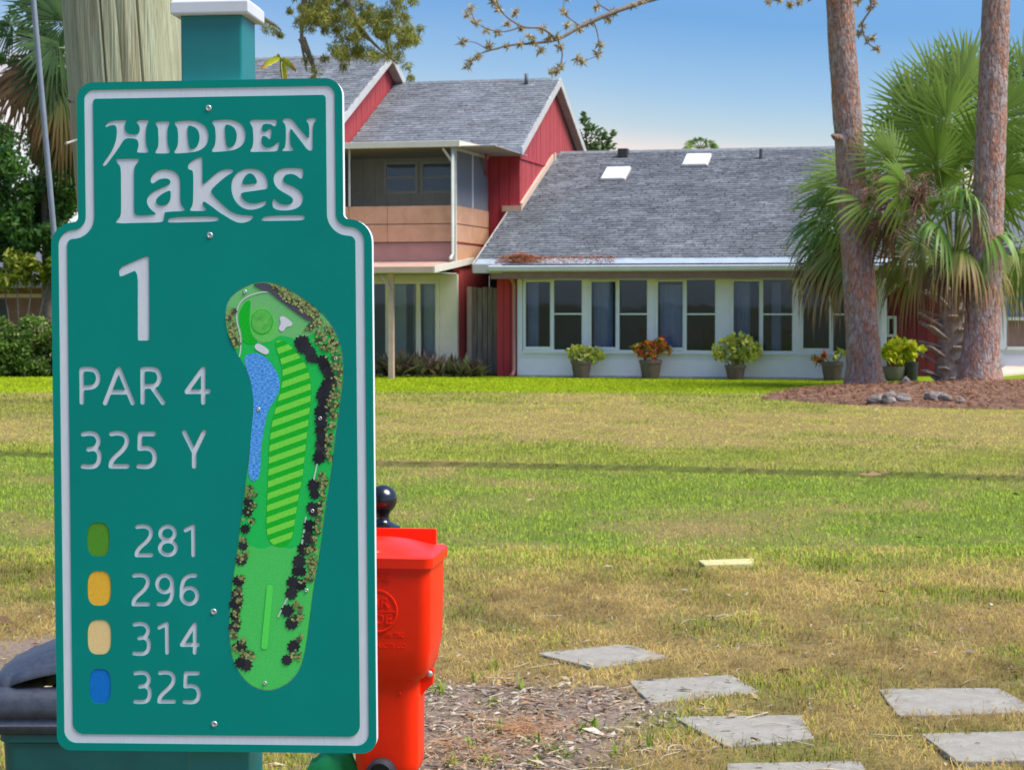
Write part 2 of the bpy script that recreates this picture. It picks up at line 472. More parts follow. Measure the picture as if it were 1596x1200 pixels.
def march(F, x0, y0, h):
    """closed contours of F = 0 (F < 0 inside); F indexed [iy, ix]"""
    ny, nx = F.shape
    S = F < 0
    seg = {}
    cross = S[:-1, :-1].astype(int) + S[1:, :-1] + S[:-1, 1:] + S[1:, 1:]
    def pt(e):
        i, j, k = e
        if k == 0:
            a, b = F[j, i], F[j, i + 1]; return (x0 + (i + a / (a - b)) * h, y0 + j * h)
        a, b = F[j, i], F[j + 1, i]; return (x0 + i * h, y0 + (j + a / (a - b)) * h)
    for j, i in zip(*np.nonzero((cross > 0) & (cross < 4))):
        c = [S[j, i], S[j, i + 1], S[j + 1, i + 1], S[j + 1, i]]
        es = [(i, j, 0), (i + 1, j, 1), (i, j + 1, 0), (i, j, 1)]
        cr = [k for k in range(4) if c[k] != c[(k + 1) % 4]]
        prs = [(cr[0], cr[1])] if len(cr) == 2 else ([(0, 1), (2, 3)] if not c[0] else [(0, 3), (1, 2)])
        for a, b in prs:
            seg.setdefault(es[a], []).append(es[b]); seg.setdefault(es[b], []).append(es[a])
    loops, seen = [], set()
    for st in list(seg):
        if st in seen: continue
        lp, prev, cur = [], None, st
        while cur not in seen:
            seen.add(cur); lp.append(pt(cur))
            nb = [n for n in seg[cur] if n != prev]
            if not nb: break
            nxt = nb[0] if nb[0] not in seen else (nb[-1])
            prev, cur = cur, nxt
        if len(lp) > 6: loops.append(np.array(lp))
    return loops

def thin(p, tol):
    keep = [p[0]]
    for i in range(1, len(p) - 1):
        a, b = keep[-1], p[i + 1]
        d = b - a; L = np.hypot(*d)
        if L > 3.5 or abs(d[0] * (p[i] - a)[1] - d[1] * (p[i] - a)[0]) / max(L, 1e-9) > tol: keep.append(p[i])
    keep.append(p[-1])
    return np.array(keep)

def sdf_loops(polys, strokes, h=.4):
    """polys: [(outer, [holes])]; strokes: [(points, halfwidth)] in photo pixels"""
    pts = np.vstack([p for p, _ in polys] + [p for p, _ in strokes])
    x0, y0 = pts.min(0) - 8; x1, y1 = pts.max(0) + 8
    X, Y = np.meshgrid(np.arange(x0, x1, h), np.arange(y0, y1, h))
    F = np.full(X.shape, 1e9)
    for p, holes in polys:
        D = np.full(X.shape, 1e9); ins = np.zeros(X.shape, bool)
        for q in [p] + holes:
            n = len(q)
            for i in range(n):
                a, b = q[i], q[(i + 1) % n]
                D = np.minimum(D, seg_dist(X, Y, a, b))
                if a[1] != b[1]:
                    c = ((a[1] > Y) != (b[1] > Y)) & (X < (b[0] - a[0]) * (Y - a[1]) / (b[1] - a[1]) + a[0])
                    ins ^= c
        F = np.minimum(F, np.where(ins, -D, D))
    for p, w in strokes:
        for i in range(len(p) - 1): F = np.minimum(F, seg_dist(X, Y, p[i], p[i + 1]) - w)
    F[np.abs(F) < 1e-6] = 1e-6
    return [thin(l, .05) for l in march(F, x0, y0, h)]

def za(p): return np.array(p, float) / 3.99 + (120, 170)
def zb(p): return np.array(p, float) / 5.454 + (110, 540)
def zc(p): return np.array(p, float) / 3.529 + (110, 790)
def zd(p): return np.array(p, float) / 3.529 + (330, 420)
def ze(p): return np.array(p, float) / 3.333 + (330, 740)

LOOPS = []       # everything routed out of the green face, in photo pixels
def letter(outer, *holes):
    LOOPS.append(chaikin(za(outer), 2))
    for hl in holes: LOOPS.append(chaikin(za(hl), 2))
letter([(174, 105), (180, 92), (205, 77), (250, 71), (290, 71), (306, 70), (306, 78), (299, 95), (296, 112), (300, 135), (312, 152), (332, 158), (365, 159), (382, 152), (389, 130), (387, 108), (378, 95), (369, 84), (369, 71), (405, 69), (446, 71), (446, 84), (434, 102), (428, 140), (428, 200), (433, 235), (445, 258), (442, 273), (405, 273), (371, 271), (374, 256), (381, 232), (381, 208), (373, 190), (350, 184), (320, 183), (300, 187), (288, 198), (268, 230), (240, 272), (210, 310), (182, 350), (165, 357), (158, 346), (170, 325), (200, 285), (225, 240), (241, 195), (247, 150), (245, 115), (235, 101), (215, 101), (195, 108), (181, 116)])
letter([(484, 80), (530, 77), (578, 78), (575, 94), (565, 115), (562, 150), (563, 200), (568, 235), (579, 262), (577, 276), (530, 278), (486, 277), (487, 262), (503, 238), (506, 200), (504, 150), (502, 115), (488, 96)])
D1 = [(603, 79), (650, 75), (710, 71), (758, 82), (797, 105), (816, 145), (819, 178), (812, 212), (790, 242), (755, 262), (710, 271), (650, 276), (605, 278), (604, 262), (622, 238), (628, 200), (627, 150), (622, 115), (606, 96)]
D1h = [(688, 103), (715, 107), (742, 120), (757, 145), (762, 175), (757, 207), (745, 232), (725, 247), (704, 250), (697, 235), (691, 200), (687, 150)]
letter(D1, D1h)
letter([(x * .985 + 243, y * .985 - 5) for x, y in D1], [(x * .985 + 243, y * .985 - 5) for x, y in D1h])
letter([(1072, 68), (1120, 66), (1180, 67), (1241, 66), (1244, 85), (1237, 110), (1220, 108), (1208, 96), (1180, 93), (1158, 96), (1150, 112), (1150, 138), (1168, 142), (1184, 132), (1197, 120), (1209, 128), (1209, 160), (1206, 182), (1195, 192), (1185, 178), (1168, 168), (1150, 170), (1148, 195), (1152, 224), (1170, 239), (1195, 240), (1222, 230), (1240, 210), (1258, 203), (1259, 215), (1253, 245), (1246, 264), (1200, 266), (1140, 267), (1076, 269), (1077, 255), (1092, 235), (1096, 195), (1094, 140), (1090, 110), (1074, 88)])
letter([(1276, 64), (1300, 57), (1325, 61), (1346, 75), (1380, 120), (1415, 160), (1441, 187), (1444, 150), (1443, 115), (1438, 87), (1424, 78), (1426, 61), (1455, 56), (1487, 58), (1485, 78), (1471, 88), (1468, 120), (1466, 180), (1467, 235), (1464, 260), (1449, 262), (1428, 250), (1395, 205), (1360, 160), (1327, 117), (1325, 150), (1325, 200), (1330, 235), (1347, 248), (1344, 262), (1310, 262), (1276, 264), (1276, 250), (1292, 240), (1297, 205), (1298, 150), (1297, 110), (1290, 90), (1276, 80)])
polL = [(238, 313), (250, 311), (310, 310), (386, 309), (386, 322), (371, 342), (355, 362), (355, 500), (355, 630), (358, 655), (378, 663), (430, 661), (480, 655), (495, 648), (545, 636), (545, 660), (540, 690), (532, 706), (400, 708), (242, 713), (241, 695), (262, 678), (272, 655), (273, 600), (272, 480), (272, 360), (250, 338)]
pola = [(456, 455), (457, 435), (468, 410), (492, 387), (525, 376), (562, 376), (602, 386), (628, 408), (641, 440), (642, 500), (642, 560), (648, 600), (672, 622), (670, 634), (640, 637), (590, 638), (545, 643), (500, 655), (488, 650), (463, 630), (441, 605), (431, 575), (438, 545), (462, 520), (500, 500), (540, 483), (573, 470), (582, 452), (570, 435), (545, 431), (510, 438), (485, 457), (468, 466)]
polah = [(580, 506), (582, 530), (580, 562), (567, 587), (540, 600), (513, 602), (496, 591), (490, 572), (500, 552), (525, 531), (555, 515)]
LOOPS += sdf_loops([(chaikin(za(polL), 2), []), (chaikin(za(pola), 2), [chaikin(za(polah), 2)])], [], .3)
letter([(577, 671), (860, 667), (884, 682), (878, 700), (720, 704), (572, 708), (560, 697)])
letter([(688, 367), (689, 346), (705, 327), (735, 311), (769, 297), (779, 308), (780, 340), (781, 400), (780, 472), (800, 456), (840, 420), (880, 387), (915, 375), (962, 374), (974, 385), (965, 399), (940, 411), (900, 441), (860, 478), (828, 511), (860, 551), (905, 595), (955, 640), (1005, 657), (1060, 662), (1095, 664), (1097, 678), (1075, 696), (1040, 708), (1010, 709), (975, 699), (930, 671), (880, 641), (830, 601), (790, 574), (781, 582), (785, 605), (802, 620), (801, 634), (760, 635), (703, 635), (700, 622), (717, 602), (721, 560), (722, 480), (722, 420), (720, 390), (711, 379), (697, 379)])
letter([(1186, 497), (1150, 503), (1080, 513), (1019, 521), (1022, 547), (1040, 571), (1070, 586), (1110, 588), (1145, 579), (1174, 571), (1179, 585), (1165, 603), (1130, 619), (1085, 629), (1045, 623), (1005, 601), (974, 560), (959, 510), (959, 465), (971, 425), (997, 393), (1035, 374), (1080, 371), (1125, 377), (1161, 399), (1181, 435), (1188, 470)], [(1029, 472), (1029, 450), (1045, 420), (1065, 401), (1085, 401), (1106, 420), (1119, 450), (1116, 462), (1080, 467)])
letter([(1406, 420), (1399, 436), (1384, 432), (1364, 414), (1335, 403), (1300, 408), (1281, 430), (1283, 455), (1310, 470), (1350, 485), (1386, 510), (1407, 545), (1404, 580), (1381, 611), (1340, 628), (1290, 633), (1245, 629), (1219, 616), (1214, 590), (1216, 565), (1228, 558), (1241, 575), (1266, 592), (1300, 597), (1330, 590), (1344, 572), (1338, 552), (1313, 535), (1275, 515), (1240, 490), (1222, 455), (1221, 420), (1237, 387), (1275, 369), (1330, 367), (1388, 369), (1405, 377), (1407, 400)])
letter([(1164, 664), (1412, 659), (1418, 675), (1412, 694), (1280, 695), (1150, 698), (1146, 687)])
LOOPS.append(chaikin(np.array([(358, 106), (400, 88), (470, 57), (490, 57), (491, 80), (492, 250), (493, 426), (487, 430), (465, 430), (443, 430), (440, 424), (440, 250), (440, 114), (400, 132), (366, 147), (357, 140)], float) / 2.85 + (60, 380), 2))
def glyph(conv, hw, *strokes):
    st = [(conv(catmull(s) if len(s) > 2 else s), hw) for s in strokes]
    LOOPS.extend(sdf_loops([], st, .4))
HB = 3.75
glyph(zb, HB, [(95, 475), (92, 195)], [(92, 195), (165, 193), (212, 210), (234, 258), (224, 310), (188, 342), (110, 352)])
glyph(zb, HB, [(293, 480), (403, 195)], [(412, 195), (527, 480)], [(338, 388), (485, 388)])
glyph(zb, HB, [(613, 475), (611, 195)], [(611, 193), (690, 193), (735, 210), (755, 258), (746, 300), (715, 332), (615, 342)], [(690, 342), (785, 478)])
glyph(zb, HB, [(1128, 475), (1126, 190)], [(1122, 192), (988, 378)], [(988, 385), (1170, 382)])
def three(c, hw, x, y, sx=1, sy=1):
    f = lambda L: [(x + a * sx, y + b * sy) for a, b in L]
    glyph(c, hw, f([(0, 5), (55, -2), (105, 10), (130, 50), (125, 90), (98, 122), (45, 134)]), f([(95, 128), (128, 152), (139, 195), (130, 245), (100, 275), (48, 282), (-2, 278)]))
def two(c, hw, x, y, sx=1, sy=1):
    f = lambda L: [(x + a * sx, y + b * sy) for a, b in L]
    glyph(c, hw, f([(0, 2), (55, -4), (105, 8), (132, 45), (126, 95), (90, 145), (25, 205), (0, 245), (-4, 278)]), f([(-4, 278), (136, 278)]))
def five(c, hw, x, y, sx=1, sy=1):
    f = lambda L: [(x + a * sx, y + b * sy) for a, b in L]
    glyph(c, hw, f([(0, 0), (-115, 0)]), f([(-115, 0), (-119, 124)]), f([(-119, 126), (-55, 122), (-6, 148), (10, 203), (-5, 253), (-50, 278), (-128, 276)]))
three(zb, HB, 105, 740)
two(zb, HB, 345, 740)
five(zb, HB, 705, 742)
glyph(zb, HB, [(965, 728), (1050, 900)], [(1133, 728), (1050, 900)], [(1050, 900), (1050, 1018)])
HC = 3.3
k = .58
def one(x, y, h):
    glyph(zc, HC, [(x - 42, y + 20), (x - 2, y)], [(x, y), (x + 2, y + h)])
two(zc, HC, 365, 108, k, k * .97); two(zc, HC, 348, 376, k, k * .98); two(zc, HC, 490, 911, k, k * .98)
t = np.linspace(0, 2 * math.pi, 28)
glyph(zc, HC, [(533 + 40 * math.cos(a), 144 + 37 * math.sin(a)) for a in t], [(535 + 44 * math.cos(a), 225 + 38 * math.sin(a)) for a in t])
one(673, 107, 157)
glyph(zc, HC, [(517 + 41 * math.cos(a), 422 + 46 * math.sin(a)) for a in t], [(558, 424), (560, 470), (549, 510), (522, 532), (482, 533)])
glyph(zc, HC, [(686, 377), (655, 378), (625, 397), (612, 440), (610, 488)], [(653 + 43 * math.cos(a), 488 + 44 * math.sin(a)) for a in t])
three(zc, HC, 350, 643, k, k); one(529, 642, 158)
glyph(zc, HC, [(683, 800), (683, 645)], [(681, 646), (612, 755)], [(612, 757), (700, 757)])
three(zc, HC, 355, 911, k, k * .98); five(zc, HC, 700, 914, k, k * .98)
DOTS = [(153, 178, 61, 94), (157, 447, 64, 96), (158, 715, 65, 96), (162, 985, 59, 96)]
def superell(cx, cy, a, b, n=3.0, k=40):
    o = []
    for i in range(k):
        t = 2 * math.pi * i / k
        c, s = math.cos(t), math.sin(t)
        o.append((cx + a * abs(c) ** (2 / n) * (1 if c > 0 else -1), cy + b * abs(s) ** (2 / n) * (1 if s > 0 else -1)))
    return o
for cx, cy, a, b in DOTS: LOOPS.append(zc(superell(cx, cy, a, b)))
MAPO = chaikin([(393, 441), (413, 439), (433, 442), (458, 455), (482, 471), (503, 488), (520, 510), (531, 535), (536, 565), (535, 595), (531, 625), (526, 660), (521, 700), (516, 740), (508, 790), (503, 830), (496, 880), (490, 910), (485, 950), (480, 990), (475, 1020), (467, 1045), (450, 1065), (430, 1075), (412, 1077), (392, 1070), (376, 1055), (362, 1030), (357, 1000), (356, 970), (359, 930), (364, 890), (370, 850), (375, 810), (380, 770), (384, 740), (389, 700), (393, 660), (396, 625), (390, 590), (378, 565), (362, 540), (352, 515), (350, 490), (354, 470), (366, 455)], 2)
LOOPS.append(MAPO)

# ------------------------------------------------------------------ tee sign
SG_P = Vector((-.4174, 2.6982, .9665)); SG_Z = .9665
SG_E = (R(-.236), R(-.482), R(-4.62))
SG_M = Matrix.Rotation(SG_E[2], 3, 'Z') @ Matrix.Rotation(SG_E[0], 3, 'X') @ Matrix.Rotation(SG_E[1], 3, 'Y')
sign = empty('tee_sign', SG_P - SG_M @ Vector((0, 0, SG_Z)), 0, 'green tee sign with white routed lettering and a printed hole map on a square post', 'sign')
sign.rotation_mode = 'YXZ'; sign.rotation_euler = SG_E
def sp(x, y):
    d = ray(x, y); n = SG_M @ Vector((0, 1, 0)); C0 = Vector((0, 0, 1.6))
    q = SG_M.transposed() @ (C0 + d * ((SG_P - C0).dot(n) / d.dot(n)) - SG_P)
    return (q.x, q.z + SG_Z)
def spl(loop): return [sp(x, y) for x, y in loop]

def arc(cx, cy, r, a0, a1, n=8):
    return [(cx + r * math.cos(R(a0 + (a1 - a0) * i / n)), cy + r * math.sin(R(a0 + (a1 - a0) * i / n))) for i in range(n + 1)]
def outline(d, rb, rt):
    S, T = .7465, .943
    a, b = .2285 - d, .1888 - d
    rc, rk = .032 - d, .008 + d
    p = arc(a - rb, d + rb, rb, -90, 0) + arc(a - rc, S - d - rc, rc, 0, 90) + arc(b + rk, S - d + rk, rk, 270, 180) + arc(b - rt, T - d - rt, rt, 0, 90)
    p += [(-x, y) for x, y in reversed(p)]
    return [(x, y + SG_Z) for x, y in p]

def fill(name, loops, depth, off, mats, parent, edge=0.0):
    """flat shape with holes (nested loops), front face at y = off, thickness depth behind it"""
    cu = bpy.data.curves.new(name, 'CURVE'); cu.dimensions = '2D'; cu.fill_mode = 'BOTH'
    cu.extrude = depth / 2
    for lp in loops:
        s = cu.splines.new('POLY'); s.points.add(len(lp) - 1)
        for p, (x, y) in zip(s.points, lp): p.co = (x, y, 0, 1)
        s.use_cyclic_u = True
    o = bpy.data.objects.new('tmp', cu); COL.objects.link(o)
    dg = bpy.context.evaluated_depsgraph_get()
    me = bpy.data.meshes.new_from_object(o.evaluated_get(dg))
    bpy.data.objects.remove(o)
    me.transform(Matrix(((1, 0, 0, 0), (0, 0, -1, off + depth / 2), (0, 1, 0, 0), (0, 0, 0, 1))))
    me.name = name
    me.materials.clear(); me.materials.append(mats)
    return link(name, me, parent)

RING_O, RING_I = outline(.0105, .018, .0135), outline(.0232, .016, .005)
fill('face_panel', [outline(0, .020, .024), RING_O, RING_I] + [spl(l) for l in LOOPS], .0016, 0, M['sign_green'], sign)
fill('core_panel', [outline(.0002, .020, .024)], .0172, .0016, M['sign_white'], sign)
dotm = [pm('dot green', (.075, .26, .015), (.10, .31, .025), scale=400, rough=.5, spec=.2), pm('dot orange', (.82, .42, .03), (.88, .50, .05), scale=300, rough=.5, spec=.2, dirt=((.42, .14, .02), 500, .66, .72)), pm('dot cream', (.80, .56, .22), (.86, .62, .28), scale=300, rough=.5, spec=.2, dirt=((.55, .22, .05), 350, .70, .74)), pm('dot blue', (.0, .15, .50), (.004, .18, .57), scale=300, rough=.5, spec=.2)]
for (cx, cy, a, b), m_, nm in zip(DOTS, dotm, ('green', 'orange', 'cream', 'blue')):
    o = fill('tee_dot', [spl(zc(superell(cx, cy, a - 1, b - 1)))], .0006, .0009, m_, sign)
    o['label'] = nm + ' oval tee marker spot'
# screws
scr = MB().lathe([(.0001, -.0016), (.0044, -.0016), (.0046, .0), (.0036, .0012), (.0020, .0016), (.0018, .0002), (.0001, .0002)], 20)
scr_me = scr.mesh('screw', M['steel'], True)
scr_me.transform(Matrix.Rotation(R(90), 4, 'X'))
def screw(x, y, parent, off=0., sc=1.0):
    s_, t_ = sp(x, y)
    o = link('screw', scr_me, parent, (s_, off, t_)); o.scale = (sc, sc, sc)
for x, y in ((325, 169), (327, 367), (333, 953), (334, 1128)): screw(x, y, sign)
# printed hole map (flat print in shallow layers)
mp_ = [pm('map rough', (.008, .50, .07), (.02, .60, .11), scale=700, rough=.5, spec=.2), pm('map rough pale', (.14, .50, .14), (.21, .58, .20), scale=700, rough=.5, spec=.2), pm('map tee turf', (.05, .54, .08), (.10, .66, .14), scale=700, rough=.5, spec=.2),
       pm('map fairway', (.0, .45, .015), (.01, .53, .03), scale=300, rough=.5, spec=.2), pm('map stripe', (.16, .70, .05), (.24, .78, .08), scale=300, rough=.5, spec=.2),
       pm('map water', (.012, .20, .66), (.22, .56, .95), scale=230, rough=.4, stretch=(1, 1, 3.2), lo=.42, hi=.62, spec=.2), pm('map sand', (.68, .66, .70), (.78, .76, .78), scale=200, rough=.5),
       pm('map path', (.50, .62, .50), (.58, .70, .58), scale=200, rough=.5), pm('map green', (.07, .46, .06), (.16, .58, .10), scale=110, rough=.5, spec=.2), pm('map apron', (.12, .56, .09), (.18, .64, .13), scale=300, rough=.5, spec=.2),
       pm('map tee', (.09, .74, .09), (.11, .80, .11), scale=300, rough=.5, spec=.2), pm('map shade', (.055, .05, .075), (.09, .085, .11), scale=500, rough=.6)]
hole_map = fill('hole_map', [[(a, b) for a, b in spl(np.array(MAPO).mean(0) + (np.array(MAPO) - np.array(MAPO).mean(0)) * (.988, .9965))]], .0010, .0004, mp_[0], sign)
LZ = [.0004]
def layer(name, loops, mi, step=.00006):
    LZ[0] -= step
    return fill(name, [spl(l) for l in loops], .00005, LZ[0], mp_[mi], hole_map)
def clip_map(poly_fn, name, mi):
    """region inside the map outline where poly_fn(X, Y) < 0"""
    c = MAPO.mean(0)
    x0, y0, x1, y1 = 345, 435, 541, 1082
    X, Y = np.meshgrid(np.arange(x0, x1, .8), np.arange(y0, y1, .8))
    ins = np.zeros(X.shape, bool); D = np.full(X.shape, 1e9); n = len(MAPO)
    for i in range(n):
        a, b = MAPO[i], MAPO[(i + 1) % n]
        D = np.minimum(D, seg_dist(X, Y, a, b))
        if a[1] != b[1]: ins ^= ((a[1] > Y) != (b[1] > Y)) & (X < (b[0] - a[0]) * (Y - a[1]) / (b[1] - a[1]) + a[0])
    F = np.maximum(np.where(ins, -D, D) + 1.6, poly_fn(X, Y))
    F[np.abs(F) < 1e-6] = 1e-6
    return layer(name, [thin(l, .05) for l in march(F, x0, y0, .8)], mi)
clip_map(lambda X, Y: Y - (537 - (X - 345) * .10 + 4 * np.sin(X / 9)), 'rough_print', 1)
clip_map(lambda X, Y: 852 + 3 * np.sin(X / 7) - Y, 'tee_turf_print', 2)
layer('apron_print', [chaikin(zd([(370, 355), (330, 400), (260, 400), (205, 340), (205, 250), (240, 205), (300, 205), (345, 250)]), 2)], 9)
layer('rough_patch_print', [chaikin(zd([(215, 165), (212, 215), (205, 300), (225, 370), (260, 400), (230, 415), (172, 405), (165, 340), (148, 290), (150, 235), (180, 180)]), 2)], 3)
FW = chaikin(np.vstack([zd([(345, 392), (390, 385), (425, 410), (465, 450), (505, 500), (535, 560), (548, 630), (547, 720), (532, 850), (516, 1000), (502, 1140)]), ze([(455, 100), (440, 200), (425, 300), (410, 345), (380, 371), (340, 377), (300, 350), (283, 300), (283, 200), (288, 100)]), zd([(308, 1140), (312, 1040), (318, 930), (330, 840), (355, 740), (380, 660), (390, 590), (383, 520), (360, 455)])]), 2)
layer('fairway_print', [FW], 3)
X, Y = np.meshgrid(np.arange(400, 495, .6), np.arange(520, 860, .6))
D = np.full(X.shape, 1e9); ins = np.zeros(X.shape, bool)
for i in range(len(FW)):
    a, b = FW[i], FW[(i + 1) % len(FW)]
    D = np.minimum(D, seg_dist(X, Y, a, b))
    if a[1] != b[1]: ins ^= ((a[1] > Y) != (b[1] > Y)) & (X < (b[0] - a[0]) * (Y - a[1]) / (b[1] - a[1]) + a[0])
ph = ((Y + .36 * (X - 445)) / 18.4) % 1
F = np.maximum(np.where(ins, -D, D) + .7, (np.abs(ph - .5) - .26) * 18)
F[np.abs(F) < 1e-6] = 1e-6
layer('mown_stripe_print', [thin(l, .05) for l in march(F, 400, 520, .6)], 4)
layer('pond_print', [chaikin(zd([(175, 490), (195, 468), (230, 458), (270, 465), (305, 490), (340, 535), (365, 580), (377, 625), (370, 670), (345, 720), (315, 765), (300, 810), (290, 870), (275, 950), (270, 1020), (268, 1090), (262, 1140), (235, 1168), (208, 1150), (200, 1110), (205, 1050), (212, 960), (222, 850), (231, 760), (227, 690), (217, 620), (195, 560)]), 2)], 5)
el = lambda cx, cy, a, b: zd([(cx + a * math.cos(t), cy + b * math.sin(t)) for t in np.linspace(0, 2 * math.pi, 33)[:-1]])
layer('green_edge_print', [el(276, 289, 61, 69)], 3)
layer('green_print', [el(276, 287, 56, 64)], 8)
layer('bunker_print', [chaikin(zd([(372, 262), (395, 256), (420, 272), (447, 295), (437, 312), (410, 315), (395, 342), (373, 337), (368, 320), (382, 300)]), 2)], 6)
layer('bunker_print', [chaikin(zd([(235, 420), (250, 405), (275, 415), (310, 437), (318, 455), (300, 470), (280, 462), (240, 440)]), 2)], 6)
def ribbon(p, w, name, mi):
    layer(name, sdf_loops([], [(p, w)], .5), mi)
ribbon(zd(catmull([(330, 125), (280, 125), (220, 140), (175, 165), (148, 200), (137, 250), (142, 300), (155, 350), (160, 400), (158, 450), (152, 478)])), 1.1, 'cart_path_print', 7)
ribbon(zd([(580, 1070), (560, 1160)]), 1.2, 'cart_path_print', 7)
ribbon(ze([(490, 220), (468, 360)]), 1.2, 'cart_path_print', 7)
ribbon(ze([(392, 640), (346, 735)]), 1.2, 'cart_path_print', 7)
ribbon(ze([(303, 585), (274, 888)]), 4.9, 'tee_print', 10)
layer('shade_print', [chaikin(zd([(222, 84), (262, 74), (310, 76), (350, 98), (420, 132), (480, 182), (545, 240), (565, 278), (540, 290), (480, 252), (420, 205), (350, 155), (320, 125), (260, 108)]), 1)], 11)
def inmap(x, y, mar):
    q = MAPO; n = len(q); ins = False; d = 1e9
    for i in range(n):
        a, b = q[i], q[(i + 1) % n]
        if (a[1] > y) != (b[1] > y) and x < (b[0] - a[0]) * (y - a[1]) / (b[1] - a[1]) + a[0]: ins = not ins
        d = min(d, float(seg_dist(np.array(x), np.array(y), a, b)))
    return ins and d > mar
def stars(name, pts, r, mat, z0, k=9, jag=.35):
    mb = MB()
    kept = []
    for x, y in pts:
        cx = np.interp(y, [440, 560, 700, 850, 1000, 1075], [425, 460, 452, 432, 418, 412])
        for _ in range(14):
            if inmap(x, y, r * .72 + 1.2): kept.append((x, y)); break
            x += 1.0 if x < cx else -1.0
            y += .5 if y < 480 else 0
    pts = kept
    for i, (x, y) in enumerate(pts):
        rr = r * random.uniform(.8, 1.15); a0 = random.random() * 6.3; lp = []
        for j in range(2 * k):
            q = rr * (1 if j % 2 == 0 else 1 - jag * random.uniform(.6, 1.2)); a = a0 + math.pi * j / k
            lp.append(sp(x + q * math.cos(a), y + q * math.sin(a)))
        o = z0 - random.random() * .00008
        mb.add([(a, o, b) for a, b in lp], [tuple(range(2 * k))])
    o = mb.build(name, mat, hole_map); o['kind'] = 'stuff'
    return o
dk = [zd(p) for p in [(510, 390), (490, 400), (550, 455), (535, 450), (610, 505), (630, 535), (645, 570), (630, 630), (610, 665), (610, 695), (612, 735), (600, 780), (597, 830), (598, 885), (605, 910), (595, 960), (590, 1035), (560, 1185)]]
dk += [ze(p) for p in [(535, 50), (535, 100), (520, 170), (530, 190), (510, 265), (505, 325), (475, 385), (455, 450), (440, 500), (465, 500), (420, 555), (460, 570), (415, 615), (395, 705), (415, 770), (425, 890), (390, 960), (185, 140), (180, 190), (175, 280), (150, 365), (150, 440), (135, 550), (128, 620), (122, 670), (118, 730), (105, 790), (150, 890), (140, 975), (180, 985)]]
lt = [zd((x, y)) for x, y in [(570, 285), (600, 300), (630, 320), (660, 345), (540, 330), (580, 345), (620, 370), (655, 390), (685, 400), (590, 395), (640, 430), (680, 440), (700, 480), (610, 430), (665, 480), (700, 520), (705, 560), (680, 540), (690, 600), (705, 630), (680, 650), (690, 690), (665, 700), (680, 740), (655, 750), (675, 790), (650, 810), (665, 850), (648, 870), (660, 910), (640, 930), (650, 970), (635, 1000), (648, 1030), (610, 1130), (620, 1170), (110, 240), (100, 270), (110, 300), (118, 330), (112, 355), (125, 380), (125, 405)]]
lt += [zd((365 + 24 * i, 95 + 16 * i + random.uniform(-8, 8))) for i in range(10)] + [zd((390 + 24 * i, 125 + 19 * i)) for i in range(8)]
lt += [ze(p) for p in [(585, 20), (570, 60), (580, 100), (570, 140), (560, 190), (555, 240), (545, 290), (535, 330), (500, 395), (530, 380), (515, 430), (510, 475), (540, 450), (490, 540), (530, 500), (525, 540), (435, 665), (455, 690), (465, 735), (440, 740), (465, 850), (430, 935), (450, 945), (190, 70), (215, 95), (195, 110), (215, 160), (210, 240), (165, 340), (165, 410), (160, 425), (155, 530), (145, 600), (140, 655), (130, 712), (125, 770), (110, 825), (165, 860), (115, 900), (160, 935), (210, 945), (190, 925)]]
m_dark = islandm('map tree shade', [(.012, .012, .018), (.025, .024, .03), (.04, .036, .045)], rough=.6, bump=0)
m_lite = islandm('map tree crown', [(.14, .20, .05), (.30, .34, .09), (.45, .46, .17), (.13, .15, .07)], rough=.6, nscale=900, namp=.5, bump=0)
stars('tree_shade_print', dk + [(x + 3, y + 9) for x, y in dk[:16]], 10.5, m_dark, LZ[0] - .00010, 9, .32)
lt2 = []
for x, y in lt:
    for _ in range(8): lt2.append((x + random.gauss(0, 4.0), y + random.gauss(0, 4.0)))
m_lite2 = islandm('map leaf dark', [(.03, .035, .02), (.07, .075, .04), (.10, .11, .05)], rough=.6, bump=0)
stars('tree_crown_print', [(x + random.gauss(0, 2), y + random.gauss(0, 2)) for x, y in lt], 6.2, m_lite2, LZ[0] - .00025, 7, .4)
stars('tree_crown_print', lt2, 2.6, m_lite, LZ[0] - .00040, 5, .5)
for x, y in ((382, 455), (523, 559), (403, 638), (499, 652), (487, 796), (478, 920), (413, 1064)): screw(x, y, hole_map, -.0006, .62)
# post, cap
PW = .0885
pst = MB().box(-PW / 2, PW / 2, .0190, .0190 + PW, -.15, 2.006).build('post', M['post_green'], sign, bevel=.004, seg=3)
cap = MB()
hw = .0555
cy = .019 + PW / 2
def ring(h, z): return [(-h, cy - h, z), (h, cy - h, z), (h, cy + h, z), (-h, cy + h, z)]
vs = ring(hw - .002, 2.003) + ring(hw, 2.005) + ring(hw, 2.021) + ring(hw - .006, 2.027) + ring(.012, 2.055)
fs = [(3, 2, 1, 0)] + [(4 * i + j, 4 * i + (j + 1) % 4, 4 * i + 4 + (j + 1) % 4, 4 * i + 4 + j) for i in range(4) for j in range(4)] + [(16, 17, 18, 19)]
cap.add(vs, fs).build('post_cap', M['cap_white'], sign, bevel=.0015)

